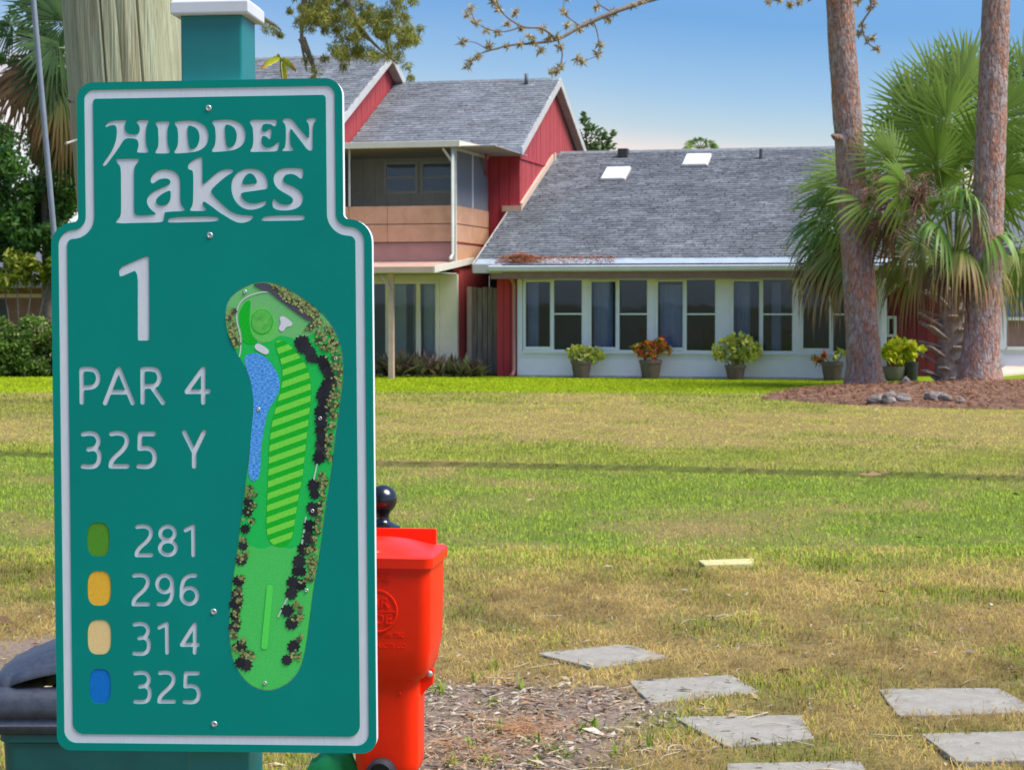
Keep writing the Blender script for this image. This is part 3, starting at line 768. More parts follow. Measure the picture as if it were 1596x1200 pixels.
# ------------------------------------------------------------------ ground
def bank_y(x): return 18.38 - .26 * x
def bank_d(x, y): return y - bank_y(x) - .5 * (fbm(np.asarray(x) * .5, np.asarray(y) * .0, 2, 3) - .5) - .16 * (fbm(np.asarray(x) * 3.1, np.asarray(y) * .0, 2, 4) - .5)
def ground_z(x, y):
    x = np.asarray(x, float); y = np.asarray(y, float)
    d = bank_d(x, y)
    z = .050 * sstep(-.01, .035, d) * np.exp(-(np.maximum(d, 0) / 2.6) ** 2) - .012 * np.exp(-((d + .06) / .06) ** 2)
    z = z + .035 * (fbm(x * .35, y * .35, 3, 5) - .5) * sstep(2, 9, y) * (1 - sstep(36, 39, y))
    z = z + .030 * (fbm(x * 3, y * 3, 3, 6) - .5) * sstep(15, 8, y)
    return z
def mulch_mask(x, y):
    d = np.hypot((x - 9.0) / 4.85, (y - 31.7) / 3.6) - .22 * (fbm(x * .7, y * .7, 3, 8) - .5)
    d = np.minimum(d, np.hypot((x - 7.6) / 1.9, (y - 34.6) / 1.6))
    return 1 - sstep(.93, 1.0, d)
def soil_mask(x, y):
    a = np.hypot((x - (-.12)) / .60, (y - 7.0) / 1.35) - .55 * (fbm(x * 2.2, y * 2.2, 4, 9) - .5)
    b = np.hypot((x - .28) / .45, (y - 7.55) / .5) - .55 * (fbm(x * 2.2, y * 2.2, 4, 10) - .5)
    c = np.hypot((x + 2.0) / .6, (y - 8.6) / .7) - .7 * (fbm(x * 2.2, y * 2.2, 4, 11) - .5)
    return 1 - sstep(.55, 1.12, np.minimum(np.minimum(a, b), c) + .35 * (fbm(x * 7, y * 7, 3, 13) - .5))
C_ = lambda *a: np.array(a)
def turf(x, y, rnd):
    """true colour of the turf (linear) and how much of it is dead straw"""
    n1 = fbm(x * .45, y * .45, 4, 1); n2 = fbm(x * 2.3, y * 1.6, 4, 2); n3 = fbm(x * .18, y * .5, 3, 4)
    yy = y + 2.0 * (n1 - .5) + 1.0 * (n2 - .5)
    lush = sstep(33.3, 34.3, y + .5 * (n2 - .5) + .10 * np.maximum(x - 2, 0))
    mid = sstep(17.9, 18.7, y - (bank_y(x) - 18.38)) * (1 - lush)
    grn = sstep(10.6, 12.4, yy) * (1 - sstep(17.9, 18.7, y - (bank_y(x) - 18.38)))
    near = 1 - sstep(10.6, 12.4, yy)
    dry_mid = np.clip(.60 + 1.3 * (n1 - .5) + 1.3 * (n2 - .5) + .35 * np.exp(-((y - 25) / 3.5) ** 2) - .35 * np.exp(-((y - 20) / 1.2) ** 2), 0, 1)
    dry_grn = np.clip(.22 + 1.5 * (n1 - .5) + 1.7 * (n2 - .5), 0, 1)
    wet = np.exp(-((y - 6.4) / 1.1) ** 2)
    dry_near = np.clip(.90 + 1.0 * (n1 - .5) + 1.9 * (n2 - .5) - .50 * wet, 0, 1)
    dry = mid * dry_mid + grn * dry_grn + near * dry_near
    fresh = lush[:, None] * C_(.34, .45, .003) + mid[:, None] * C_(.34, .37, .045) + grn[:, None] * C_(.30, .40, .035) + near[:, None] * C_(.22, .26, .015)
    straw = mid[:, None] * C_(.42, .36, .085) + (grn + .80 * near + lush)[:, None] * C_(.40, .305, .088)
    brown = C_(.27, .175, .07)
    k = (rnd[:, 0] < dry)[:, None]
    st = np.where((rnd[:, 1] < near * .38 + .08)[:, None], brown, straw)
    c = np.where(k, st, fresh) * (.58 + .78 * rnd[:, 2:3]) * (1 + (.30 + .55 * near) * (1.6 * (fbm(x * 5.5, y * 3.2, 3, 31) - .5) + .8 * (fbm(x * 1.3, y * .9, 3, 32) - .5)))[:, None]
    return c, dry, near, lush

xs = np.concatenate([[-900, -400, -180, -90, -50, -32, -24], np.arange(-18, 18.01, .2), [24, 32, 50, 90, 180, 400, 900]])
ys = np.concatenate([[-600, -250, -90, -30, -10, -2], np.arange(1, 16.2, .1), np.arange(16.2, 20.8, .028), np.arange(20.8, 52.01, .25), [60, 80, 120, 200, 400, 900, 1500]])
GX, GY = np.meshgrid(xs, ys)
gx, gy = GX.ravel(), GY.ravel()
gz = ground_z(gx, gy)
gc, gdry, gnear, glush = turf(gx, gy, np.tile([.5, .9, .35], (len(gx), 1)))
base_g = (glush[:, None] * C_(.17, .24, .006) + (1 - glush)[:, None] * (gdry[:, None] * C_(.20, .15, .06) + (1 - gdry)[:, None] * C_(.105, .15, .025)))
bd_ = np.exp(-((bank_d(gx, gy) - .02) / .030) ** 2)[:, None] * .9  # bare soil face of the bank, its shade put into the dark colour
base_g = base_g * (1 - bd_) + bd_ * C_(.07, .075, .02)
sm = soil_mask(gx, gy)[:, None]
base_g = base_g * (1 - sm) + sm * (C_(.235, .175, .135) * (.6 + .6 * fbm(gx * 4, gy * 4, 4, 14))[:, None])
mm = mulch_mask(gx, gy)[:, None]
base_g = base_g * (1 - mm) + mm * C_(.15, .065, .038)
nx_, ny_ = len(xs), len(ys)
I = np.arange(nx_ * ny_).reshape(ny_, nx_)
GF = np.stack([I[:-1, :-1], I[:-1, 1:], I[1:, 1:], I[1:, :-1]], -1).reshape(-1, 4)
mg, ntg, bg_, Ng, Lg = nodes('turf ground')
a_ = Ng('ShaderNodeAttribute'); a_.attribute_name = 'Col'
n_ = Ng('ShaderNodeTexNoise'); n_.inputs['Scale'].default_value = 34; n_.inputs['Detail'].default_value = 7; n_.inputs['Roughness'].default_value = .7
tc_ = Ng('ShaderNodeTexCoord'); Lg(tc_.outputs['Object'], n_.inputs['Vector'])
mr_ = Ng('ShaderNodeMapRange'); mr_.inputs['From Min'].default_value = .3; mr_.inputs['From Max'].default_value = .7; mr_.inputs['To Min'].default_value = .6; mr_.inputs['To Max'].default_value = 1.35
Lg(n_.outputs['Fac'], mr_.inputs['Value'])
vm_ = Ng('ShaderNodeVectorMath'); vm_.operation = 'SCALE'; Lg(a_.outputs['Color'], vm_.inputs[0]); Lg(mr_.outputs[0], vm_.inputs['Scale'])
Lg(vm_.outputs[0], bg_.inputs['Base Color']); bg_.inputs['Roughness'].default_value = 1; bg_.inputs['Specular IOR Level'].default_value = .1
bp_ = Ng('ShaderNodeBump'); bp_.inputs['Strength'].default_value = .7; bp_.inputs['Distance'].default_value = .015
Lg(n_.outputs['Fac'], bp_.inputs['Height']); Lg(bp_.outputs[0], bg_.inputs['Normal'])
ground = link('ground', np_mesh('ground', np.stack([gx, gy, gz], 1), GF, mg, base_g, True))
tag(ground, kind='structure')

# pavers: corners on the ground
PAV = [([(835, 1017), (978, 1002), (1042, 1022), (925, 1041)], 'square concrete stepping stone farthest back, nearest the red ball washer'),
       ([(978, 1060), (1140, 1051), (1185, 1078), (1012, 1096)], 'concrete stepping stone beside the bare soil, second from the back'),
       ([(1050, 1117), (1250, 1113), (1270, 1150), (1133, 1166)], 'concrete stepping stone with its near corner overgrown, third along from the back'),
       ([(1368, 1073), (1555, 1071), (1628, 1111), (1402, 1117)], 'wide concrete stepping stone alone on the right, farther of the right-hand pair'),
       ([(1435, 1144), (1630, 1139), (1690, 1188), (1492, 1191)], 'concrete stepping stone at the right edge, nearer of the right-hand pair'),
       ([(1133, 1187), (1340, 1184), (1378, 1238), (1130, 1242)], 'concrete stepping stone at the very front, mostly below the picture edge')]
pav_xy = []
for q, lab in PAV:
    P = [gnd(x, y, .012) for x, y in q]
    pav_xy.append([(p.x, p.y) for p in P])
    c = sum(P, Vector()) / 4
    pts = []
    for i in range(4):          # slightly rounded and worn corners
        a, b, d = P[i - 1], P[i], P[(i + 1) % 4]
        for t_ in (.08, .03): pts.append(b + (a - b) * t_)
        for t_ in (.03, .08): pts.append(b + (d - b) * t_)
    mb = MB().prism([(p.x - c.x + random.gauss(0, .002), p.y - c.y + random.gauss(0, .002)) for p in pts], lambda a, b, d: (a, b, d), .0, -.05)
    zc_ = float(ground_z(c.x, c.y)) + .009
    o = mb.build('stepping_stone', M['concrete'], None, bevel=.005, loc=(c.x, c.y, zc_), rot=(random.gauss(0, .008), random.gauss(0, .008), 0))
    tag(o, lab, 'paver', 'concrete stepping stones in the dry grass')
P = [gnd(x, y, .04) for x, y in [(1088, 868), (1175, 865), (1170, 873), (1098, 875)]]
c = sum(P, Vector()) / 4
slab_xy = [(p.x, p.y) for p in P]
tag(MB().prism([(p.x - c.x, p.y - c.y) for p in P], lambda a, b, d: (a, b, d), 0, -.06).build('marker_slab', M['slab'], None, bevel=.006, loc=(c.x, c.y, .022)), 'small pale yellow slab set in the green grass', 'slab')

# ------------------------------------------------------------------ grass blades
def inside_quad(x, y, q, grow=0.0):
    q = np.array(q); c = q.mean(0); q = c + (q - c) * (1 + grow)
    s = np.ones(len(x), bool); 
    area = sum(q[i][0] * q[(i + 1) % 4][1] - q[(i + 1) % 4][0] * q[i][1] for i in range(4))
    for i in range(4):
        a, b = q[i], q[(i + 1) % 4]
        cr = (b[0] - a[0]) * (y - a[1]) - (b[1] - a[1]) * (x - a[0])
        s &= (cr * np.sign(area) > 0)
    return s
vb, fb, cb = [], [], []
def blades(y0, y1, dens, h, w, tri_only, flat):
    n_all = 0
    ymid = np.linspace(y0, y1, 200)
    area = ((.27 * 2) * (y1 ** 2 - y0 ** 2) / 2) + 1.4 * (y1 - y0)
    n = int(area * dens)
    y = np.sqrt(RNG.random(n) * (y1 ** 2 - y0 ** 2) + y0 ** 2)
    x = (RNG.random(n) * 2 - 1) * (.27 * y + .7)
    keep = np.ones(n, bool)
    sm = soil_mask(x, y); keep &= RNG.random(n) > sm * .985
    keep &= RNG.random(n) > mulch_mask(x, y) * .998
    for i, q in enumerate(pav_xy): keep &= ~inside_quad(x + .03 * (fbm(x * 8, y * 8, 2, 21) - .5), y + .05 * (fbm(x * 8, y * 8, 2, 22) - .5), q, -.10)
    keep &= ~inside_quad(x, y, slab_xy, -.1)
    clump = .6 * fbm(x * 9, y * 9, 3, 12) + .4 * fbm(x * 2.6, y * 2.6, 3, 15)
    keep &= RNG.random(n) < .15 + 1.55 * clump
    keep &= y < 40.3 - .25 * x
    bd = bank_d(x, y); keep &= ~((bd > -.010) & (bd < .034) & (RNG.random(n) < .92))
    x, y, clump = x[keep], y[keep], clump[keep]; n = len(x)
    rnd = RNG.random((n, 4))
    col, dry, near, lush = turf(x, y, rnd)
    isdry = rnd[:, 0] < dry
    z = ground_z(x, y)
    az = RNG.random(n) * 6.283
    lean = np.where(isdry, .95 + .6 * RNG.random(n), .15 + .75 * RNG.random(n)) 
    matted = isdry & (RNG.random(n) < flat)
    lean = np.where(matted, 1.22 + .33 * RNG.random(n), lean)
    d = bank_d(x, y)
    edge = np.exp(-((d - .3) / .35) ** 2)
    H = h * (.55 + .9 * RNG.random(n)) * (.6 + .8 * clump) * (1 + .55 * edge) * (1 - .25 * lush) * np.where(matted, 1.2 + 2.2 * RNG.random(n) ** 2, np.where(isdry, 1.2, 1))
    Wd = w * (.7 + .6 * RNG.random(n)) * np.where(matted, .8, 1)
    dx, dy = np.cos(az), np.sin(az)
    sx, sy = -dy, dx
    px, pz = np.sin(lean) * H, np.cos(lean) * H
    p0 = np.stack([x - sx * Wd / 2, y - sy * Wd / 2, z - .004], 1)
    p1 = np.stack([x + sx * Wd / 2, y + sy * Wd / 2, z - .004], 1)
    tip = np.stack([x + dx * px, y + dy * px, z + pz * .93 + .003], 1)
    off = sum(len(v) for v in vb)
    if tri_only:
        V = np.stack([p0, p1, tip], 1).reshape(-1, 3); k = 3
        F = np.arange(n * 3).reshape(n, 3)
    else:
        mx, mz = np.sin(lean * .6) * H * .55, np.cos(lean * .6) * H * .6
        m0 = np.stack([x + dx * mx - sx * Wd * .42, y + dy * mx - sy * Wd * .42, z + mz], 1)
        m1 = np.stack([x + dx * mx + sx * Wd * .42, y + dy * mx + sy * Wd * .42, z + mz], 1)
        V = np.stack([p0, p1, m1, m0, tip], 1).reshape(-1, 3); k = 5
        b = np.arange(n)[:, None] * 5
        F = np.vstack([b + [0, 1, 2], b + [0, 2, 3], b + [3, 2, 4]])
    vb.append(V); fb.append(F + off); cb.append(np.repeat(col, k, 0))
blades(5.9, 8.5, 4600, .027, .0036, False, .85)
blades(8.5, 12.5, 3300, .027, .0044, False, .8)
blades(12.5, 20.5, 1900, .026, .0066, True, .45)
blades(20.5, 30, 950, .030, .0105, True, .3)
blades(30, 41, 600, .033, .014, True, .2)
M['blade'] = vcolm('grass blade', .7, .2, .15, .7)
grass = link('grass', np_mesh('grass', np.vstack(vb), np.vstack(fb), M['blade'], np.vstack(cb)))
tag(grass, 'mown grass, green in bands and dry straw in others', 'grass', kind='stuff')

# weeds and taller sprigs round the soil patch, dead leaves, chips
def quads(centers, normals, along, L, W, bend=0.0):
    """leaf shaped quads (n,4 verts): along = axis dir"""
    side = np.cross(normals, along); side /= np.linalg.norm(side, axis=1)[:, None] + 1e-9
    L = np.asarray(L).reshape(-1, 1); W = np.asarray(W).reshape(-1, 1)
    a = centers - along * L / 2; b = centers + along * L / 2
    l = centers + side * W / 2 - along * L * .05 + normals * bend * L; r = centers - side * W / 2 - along * L * .05 + normals * bend * L
    V = np.stack([a, r, b, l], 1).reshape(-1, 3)
    F = np.arange(len(centers) * 4).reshape(-1, 4)
    return V, F
def unit(v): return v / (np.linalg.norm(v, axis=1)[:, None] + 1e-9)
n = 12000
x = RNG.normal(0, 1, n) * .62 - .05; y = 7.2 + RNG.normal(0, 1, n) * 1.0
sel = (soil_mask(x, y) > RNG.random(n) * .9 + .1) | (RNG.random(n) < .10)
x, y = x[sel], y[sel]
x2 = RNG.uniform(-2.7, -1.2, 700); y2 = RNG.uniform(7.6, 10.2, 700)
x3 = RNG.uniform(-.3, 2.9, 420); y3 = RNG.uniform(6.2, 10.5, 420)
y4 = RNG.uniform(10, 33, 130); x4 = RNG.uniform(-.26, .27, 130) * y4
x = np.concatenate([x, x2, x3, x4]); y = np.concatenate([y, y2, y3, y4])
n = len(x)
az = RNG.random(n) * 6.283
al = unit(np.stack([np.cos(az), np.sin(az), RNG.normal(0, .18, n)], 1))
nr = unit(np.stack([RNG.normal(0, .35, n), RNG.normal(0, .35, n), np.ones(n)], 1))
L_ = RNG.gamma(1.8, .011, n) + .008; L_[-130:] = RNG.uniform(.03, .10, 130)
V, F = quads(np.stack([x, y, ground_z(x, y) + .006 + .012 * RNG.random(n) + .015 * (y > 10)], 1), nr, al, L_, L_ * RNG.uniform(.10, .38, n), .08)
pal = np.array([(.52, .43, .32), (.42, .31, .21), (.27, .16, .10), (.58, .50, .40), (.36, .19, .10), (.48, .36, .22), (.55, .44, .26)])
cc = pal[RNG.integers(0, len(pal), n)] * RNG.uniform(.45, 1.0, (n, 1))
M['chip'] = vcolm('litter', .9, .05)
tag(link('leaf_litter', np_mesh('leaf_litter', V, F, M['chip'], np.repeat(cc, 4, 0))), 'dry wood chips and leaf scraps over bare soil', 'litter', kind='stuff')
n = 1500
x = np.concatenate([RNG.normal(.03, .09, 800), RNG.normal(-.18, .13, 700)]); y = np.concatenate([RNG.normal(7.12, .10, 800), RNG.normal(6.72, .12, 700)])
az = RNG.random(n) * 6.283
V, F = quads(np.stack([x, y, ground_z(x, y) + .012 + .02 * RNG.random(n)], 1), unit(np.stack([RNG.normal(0, .4, n), RNG.normal(0, .4, n), np.ones(n)], 1)), unit(np.stack([np.cos(az), np.sin(az), RNG.normal(0, .2, n)], 1)), RNG.uniform(.03, .09, n), np.full(n, .0022))
tag(link('fallen_needles', np_mesh('fallen_needles', V, F, leafm('rusty needles', [(.40, .19, .08), (.52, .28, .13), (.30, .14, .06)], .05, .9))), 'rusty pine needles drifted on the bare soil beside the washer', 'pine needles', kind='stuff')
# dry straw strands and twigs
mb = MB()
for i in range(230):
    if i < 150: px, py = random.gauss(-.02, .4), random.gauss(7.0, .7)
    else: px, py = random.uniform(-.2, 2.4), random.uniform(6.4, 10)
    a = random.random() * 6.28; l = random.uniform(.05, .2); pts = []
    for j in range(5):
        t_ = (j / 4 - .5) * l; bx = math.sin(j * 1.3 + i) * .012
        qx, qy = px + math.cos(a) * t_ - math.sin(a) * bx, py + math.sin(a) * t_ + math.cos(a) * bx
        pts.append((qx, qy, float(ground_z(qx, qy)) + .010 + .006 * math.sin(j + i)))
    r_ = random.uniform(.35, 1); mb.tube(pts, [.0035 * r_, .003 * r_, .003 * r_, .0025 * r_, .0015 * r_], 5)
tag(mb.build('dry_twigs', pm('dry twig', (.36, .28, .19), (.5, .42, .31), scale=20, rough=.9), None, True), 'dry twigs and curled straw on the soil', 'twigs', kind='stuff')
# green sprigs on the soil
mb = MB()
for px, py in [(gnd(x, y).x, gnd(x, y).y) for x, y in [(810, 1075), (765, 1100), (775, 1140), (690, 1085), (672, 1080), (735, 1170), (755, 1195), (830, 1165), (865, 1172), (905, 1140), (930, 1135), (890, 1185), (840, 1195), (740, 1062), (960, 1180), (1010, 1170), (700, 1195), (765, 1045)]]:
    for j in range(9):
        a = random.random() * 6.28; l = random.uniform(.03, .075); e = random.uniform(.35, 1.3); w = .004
        z = float(ground_z(px, py)); sx, sy = -math.sin(a) * w, math.cos(a) * w
        bx, by = px + random.gauss(0, .015), py + random.gauss(0, .02)
        mx_, my_ = bx + math.cos(a) * l * .5 * math.cos(e), by + math.sin(a) * l * .5 * math.cos(e)
        tx, ty = bx + math.cos(a) * l * math.cos(e) * 1.2, by + math.sin(a) * l * math.cos(e) * 1.2
        mb.add([(bx - sx, by - sy, z), (bx + sx, by + sy, z), (mx_ + sx, my_ + sy, z + l * .7 * math.sin(e)), (mx_ - sx, my_ - sy, z + l * .7 * math.sin(e)), (tx, ty, z + l * math.sin(e))], [(0, 1, 2, 3), (3, 2, 4)])
tag(mb.build('grass_sprigs', leafm('sprig', [(.13, .26, .02), (.24, .34, .03), (.30, .32, .05)], .3)), 'green grass sprigs coming up through the soil', 'sprigs', kind='stuff')

# ------------------------------------------------------------------ ball washer
WD = 3.12
def wz(y): return at(608, y, WD).z
wx = lambda px: (px - 608) / FPX * WD
wb = at(608, 1000, WD)
washer = empty('ball_washer', (wb.x, WD, 0), R(-7), 'red plastic golf ball washer on a black post beside the green sign', 'ball washer')
def rrect(cx, cy, hx, hy, r, n=6):
    o = []
    for sx, sy, a0 in ((1, -1, -90), (1, 1, 0), (-1, 1, 90), (-1, -1, 180)):
        o += arc(cx + sx * (hx - r), cy + sy * (hy - r), r, a0, a0 + 90, n)
    return o
def loft(secs, name, mat, parent, smooth=True, auto=50, bevel=0):
    """secs: (z, cx, cy, hx, hy, r)"""
    mb = MB(); rings = [[(a, b, z) for a, b in rrect(cx, cy, hx, hy, r)] for z, cx, cy, hx, hy, r in secs]
    n = len(rings[0]); vs = sum(rings, []); fs = [tuple(reversed(range(n))), tuple(range((len(secs) - 1) * n, len(secs) * n))]
    for i in range(len(secs) - 1):
        for k in range(n): fs.append((i * n + k, i * n + (k + 1) % n, (i + 1) * n + (k + 1) % n, (i + 1) * n + k))
    mb.add(vs, fs)
    return mb.build(name, mat, parent, smooth, auto=auto, bevel=bevel)
Z = wz
loft([(Z(1208), 0, 0, .030, .030, .018), (Z(1203), 0, 0, .042, .042, .022), (Z(1193), 0, 0, .0490, .047, .024), (Z(1180), 0, 0, .0515, .049, .024), (Z(1075), -.001, 0, .053, .050, .024), (Z(1052), -.003, 0, .056, .053, .024), (Z(1046), -.006, 0, .070, .062, .024), (Z(1032), -.009, 0, .080, .068, .024), (Z(1015), -.011, 0, .084, .073, .022), (Z(998), -.012, 0, .0885, .077, .020), (Z(870), -.013, 0, .0915, .081, .018)], 'body', M['red_plastic'], washer)
lid = loft([(Z(875), -.013, 0, .093, .083, .018), (Z(874), -.013, 0, .096, .087, .016), (Z(859), -.013, 0, .0965, .088, .014), (Z(857), -.013, 0, .094, .084, .014), (Z(855.5), -.013, 0, .085, .076, .03), (Z(850), -.016, 0, .073, .066, .04), (Z(843), -.018, 0, .052, .050, .036), (Z(839), -.018, 0, .030, .030, .028), (Z(838), -.018, 0, .010, .010, .009)], 'lid', M['red_lid'], washer, auto=40)
MB().box(-.105, .064, .074, .080, Z(860), Z(831.5)).build('back_plate', M['red_plastic'], washer, bevel=.0015)
for sx in (-1, 1):
    lug = MB().prism([(.046, Z(1085)), (.052, Z(1082)), (.060, Z(1072)), (.071, Z(1063)), (.073, Z(1040)), (.046, Z(1036))], lambda a, b, d: (a * sx - (.006 if sx < 0 else 0), d, b), -.006, .006)
    lg = lug.build('clamp_lug', M['red_plastic'], washer, bevel=.0015)
    MB().lathe([(.0001, -.001), (.0055, -.001), (.0055, .003), (.004, .0045), (.0001, .0045)], 12).build('lug_screw', M['steel'], lg, True, loc=((.066 if sx > 0 else -.072), -.0062, Z(1047)), rot=(R(90), 0, 0))
for px, pz in ((612, 1049), (632, 1070)):
    MB().lathe([(.0001, 0), (.003, 0), (.0025, .002), (.0001, .002)], 10).build('rivet', M['red_plastic'], washer, True, loc=(wx(px), -.0545 if pz < 1060 else -.0505, Z(pz)), rot=(R(90), 0, 0))
kn = MB().lathe([(.0001, .002), (.0150, .002), (.0158, .006), (.0165, .016), (.0195, .018), (.0228, .016), (.0236, .010), (.0236, -.012), (.0001, -.012)], 32, cap=False)
kn.build('drain_knob', M['black_rubber'], washer, True, loc=(-.004, -.056, Z(1191)), rot=(R(90), 0, 0), auto=40)
em = MB()
rr_, cxe, cze = .0328, wx(591), Z(940)
prof = [(rr_ - .0022, 0), (rr_ - .0012, .0017), (rr_ + .0012, .0017), (rr_ + .0022, 0)]
em.lathe(prof, 40, cap=False)
em.box(-rr_, rr_, -.0013, .0013, .0, .0016)
cxe += .0105
emb = em.build('embossed_badge', M['red_plastic'], washer, loc=(cxe, -.0792, cze), rot=(R(90), 0, 0))
def words(txt, size, x, z, name, mat, parent, yoff, depth=.0008, sx=1.0):
    cu = bpy.data.curves.new(name, 'FONT'); cu.body = txt; cu.size = size; cu.extrude = depth; cu.align_x = 'CENTER'; cu.align_y = 'CENTER'
    o = bpy.data.objects.new('tmp', cu); COL.objects.link(o)
    dg = bpy.context.evaluated_depsgraph_get()
    me = bpy.data.meshes.new_from_object(o.evaluated_get(dg)); bpy.data.objects.remove(o)
    me.materials.clear(); me.materials.append(mat)
    ob = link(name, me, parent, (x, yoff, z), (R(90), 0, 0)); ob.scale = (sx, 1, 1)
    return ob
words('PAR', .0235, cxe, cze + .0125, 'raised_lettering', M['red_plastic'], washer, -.0798, .0016)
words('AIDE', .0235, cxe, cze - .0130, 'raised_lettering', M['red_plastic'], washer, -.0796, .0016)
words('DELUXE', .0150, cxe - .006, Z(888), 'raised_lettering', M['red_plastic'], washer, -.0820, .0009, 1.1)
words('BRAN TEC', .0098, wx(622), Z(976), 'raised_lettering', M['red_plastic'], washer, -.0782, .0006, 1.0)
words('PRODUCTS CO', .0105, wx(612), Z(993), 'raised_lettering', M['red_plastic'], washer, -.0774, .0006, 1.0)
wp = MB().tube([(-.036, .125, -.1), (-.036, .125, Z(842))], .024, 20).build('post', M['black_gloss'], washer, True, auto=40)
fr_, fz = .0245, Z(791)
prof = [(.030, Z(838)), (.030, Z(834)), (.022, Z(831)), (.013, Z(827)), (.0105, Z(820)), (.0115, Z(815))]
prof += [(fr_ * math.sin(a), fz - fr_ * math.cos(a)) for a in np.linspace(.62, math.pi - .001, 14)]
MB().lathe(prof, 28, c=(-.036, .125, 0)).build('post_finial', M['black_gloss'], washer, True, auto=50)
for zz in (Z(900), Z(1010)):
    MB().box(-.066, .000, .078, .152, zz - .012, zz + .012).build('post_clamp', M['black_gloss'], washer, bevel=.002)

# green towel hanging below the washer's left side
tw = bmesh.new()
bmesh.ops.create_icosphere(tw, subdivisions=4, radius=1)
for v in tw.verts:
    p = v.co.copy()
    s_ = 1 + .16 * math.sin(3.1 * p.x + 2.2 * p.z) + .10 * math.sin(6.5 * p.y + 4 * p.x + 1) + .07 * math.sin(9 * p.z - 5 * p.x) + .05 * math.sin(15 * p.x + 7 * p.z)
    v.co = Vector((p.x * .066 * s_, p.y * .030 * s_, p.z * .075 * s_))
me = bpy.data.meshes.new('golf_towel'); tw.to_mesh(me); tw.free(); me.materials.append(M['towel']); me.shade_smooth()
tl = at(513, 1246, 3.14)
o = link('golf_towel', me, None, tl, (0, R(14), 0))
tag(o, 'crumpled bright green cloth below the sign, left of the red ball washer', 'towel')

# ------------------------------------------------------------------ litter bin
BD = 3.95
bx_ = at(190, 1000, BD).x - .010
def bz(y): return at(190, y, BD).z - .0
bin_ = empty('litter_bin', (bx_, BD + .25, 0), 0, 'teal litter bin with a dark hooded lid and a pointed slot, behind the sign', 'litter bin')
zr = .708
loft([(.01, 0, 0, .205, .205, .04), (.03, 0, 0, .215, .215, .045), (zr - .020, 0, 0, .243, .243, .03), (zr - .016, 0, 0, .249, .249, .03), (zr - .001, 0, 0, .249, .249, .03)], 'body', M['bin_teal'], bin_, auto=40)
vs, fs, cols = [], [], []
US = np.linspace(-.272, .272, 91)
for u_ in US:
    q = abs(u_) / .272
    g = .040 * max(0, 1 - (abs(u_) / .229) ** 2) ** .75
    ht = .118 + .070 * (1 - q ** 1.9)
    rnd = .03 * max(0, (q - .9) / .1) ** 2.2          # rounded front corners
    hu = .0915 + g; m_ = min(1, g / .012)
    low = [(0, 0), (-.005, .003), (-.006, .018), (.002, .0215), (.004, .031), (-.001, .035), (.000, .052), (.003, .068), (.010, .081), (.024, .089), (.036, .0915), (.042, .085 - .02 * m_)]
    up = [(.044, hu + .004 * m_), (.036 - .016 * m_, hu), (.036 - .016 * m_, hu + .006 * m_), (.040 - .010 * m_, hu + (ht - hu) * .28), (.060, hu + (ht - hu) * .50), (.075, hu + (ht - hu) * .62), (.12, hu + (ht - hu) * .88), (.18, ht - .002), (.25, ht), (.33, ht - .006), (.42, .11), (.49, .07), (.505, .0)]
    cols.append([(u_, d + rnd * (1 if d < .2 else 0) - .25, zr + h) for d, h in low + up])
nr_ = len(cols[0])
for c in cols: vs += c
for a in range(len(cols) - 1):
    for j in range(nr_ - 1):
        if j == 11: continue
        fs.append((a * nr_ + j, (a + 1) * nr_ + j, (a + 1) * nr_ + j + 1, a * nr_ + j + 1))
fs.append(tuple(range(nr_))); fs.append(tuple(reversed(range((len(cols) - 1) * nr_, len(cols) * nr_))))
MB().add(vs, fs).build('hooded_lid', M['lid_plastic'], bin_, True, auto=60)
MB().box(-.23, .23, -.20, .22, zr - .02, zr + .02).build('slot_dark_fill', M['hole_dark'], bin_)  # near-black block behind the slot, stands in for the shade inside the bin

# ------------------------------------------------------------------ utility pole, guy wire
PD = 5.0
pb, pt_ = at(309, 1430, PD), at(187, 0, PD)
pb = Vector((pb.x, PD, -.1)); top_ = pb + (Vector((pt_.x, PD, pt_.z)) - pb) * (6.0 / (pt_.z + .1))
ax = (top_ - pb); NR, NS = 70, 420
crk = [(-90 + d, random.uniform(.010, .018), random.random() * 9) for d in (-38, -22, -9, 8, 26, 47, 70, 120, 170, 215)]
vs, fs = [], []
for i in range(NR):
    t_ = i / (NR - 1); c = pb + ax * t_; r0 = .155 - .016 * t_
    for k_ in range(NS):
        a = 2 * math.pi * k_ / NS; deg = math.degrees(a) - 180
        r = r0 + .0016 * math.sin(13 * a + 2 * math.sin(9 * t_)) + .001 * math.sin(29 * a + t_ * 22)
        for d0, dep, ph in crk:
            dd = (deg + 180 - (d0 % 360) - 1.6 * math.sin(ph + t_ * 7) + 180) % 360 - 180
            r -= dep * math.exp(-(dd / .75) ** 2) * (.5 + .5 * math.sin(t_ * 11 + ph))
        vs.append((c.x + r * math.cos(a), c.y + r * math.sin(a), c.z))
for i in range(NR - 1):
    for k_ in range(NS): fs.append((i * NS + k_, i * NS + (k_ + 1) % NS, (i + 1) * NS + (k_ + 1) % NS, (i + 1) * NS + k_))
m_pole = pm('weathered pole', (.26, .25, .14), (.40, .42, .27), scale=5, rough=.9, bump=.8, bscale=22, stretch=(9, 9, .30), lo=.36, hi=.64, dirt=((.24, .17, .095), 3.8, .56, .66), bdist=.008)
pole = tag(MB().add(vs, fs).build('utility_pole', m_pole, None, True), 'weathered grey-green wooden utility pole leaning behind the sign', 'utility pole')
nl_ = MB().tube([at(103, 224, 4.84), at(122, 218, 4.9)], .0035, 8).build('nail', pm('galvanised nail', (.55, .53, .45), rough=.4, metal=.3), pole)
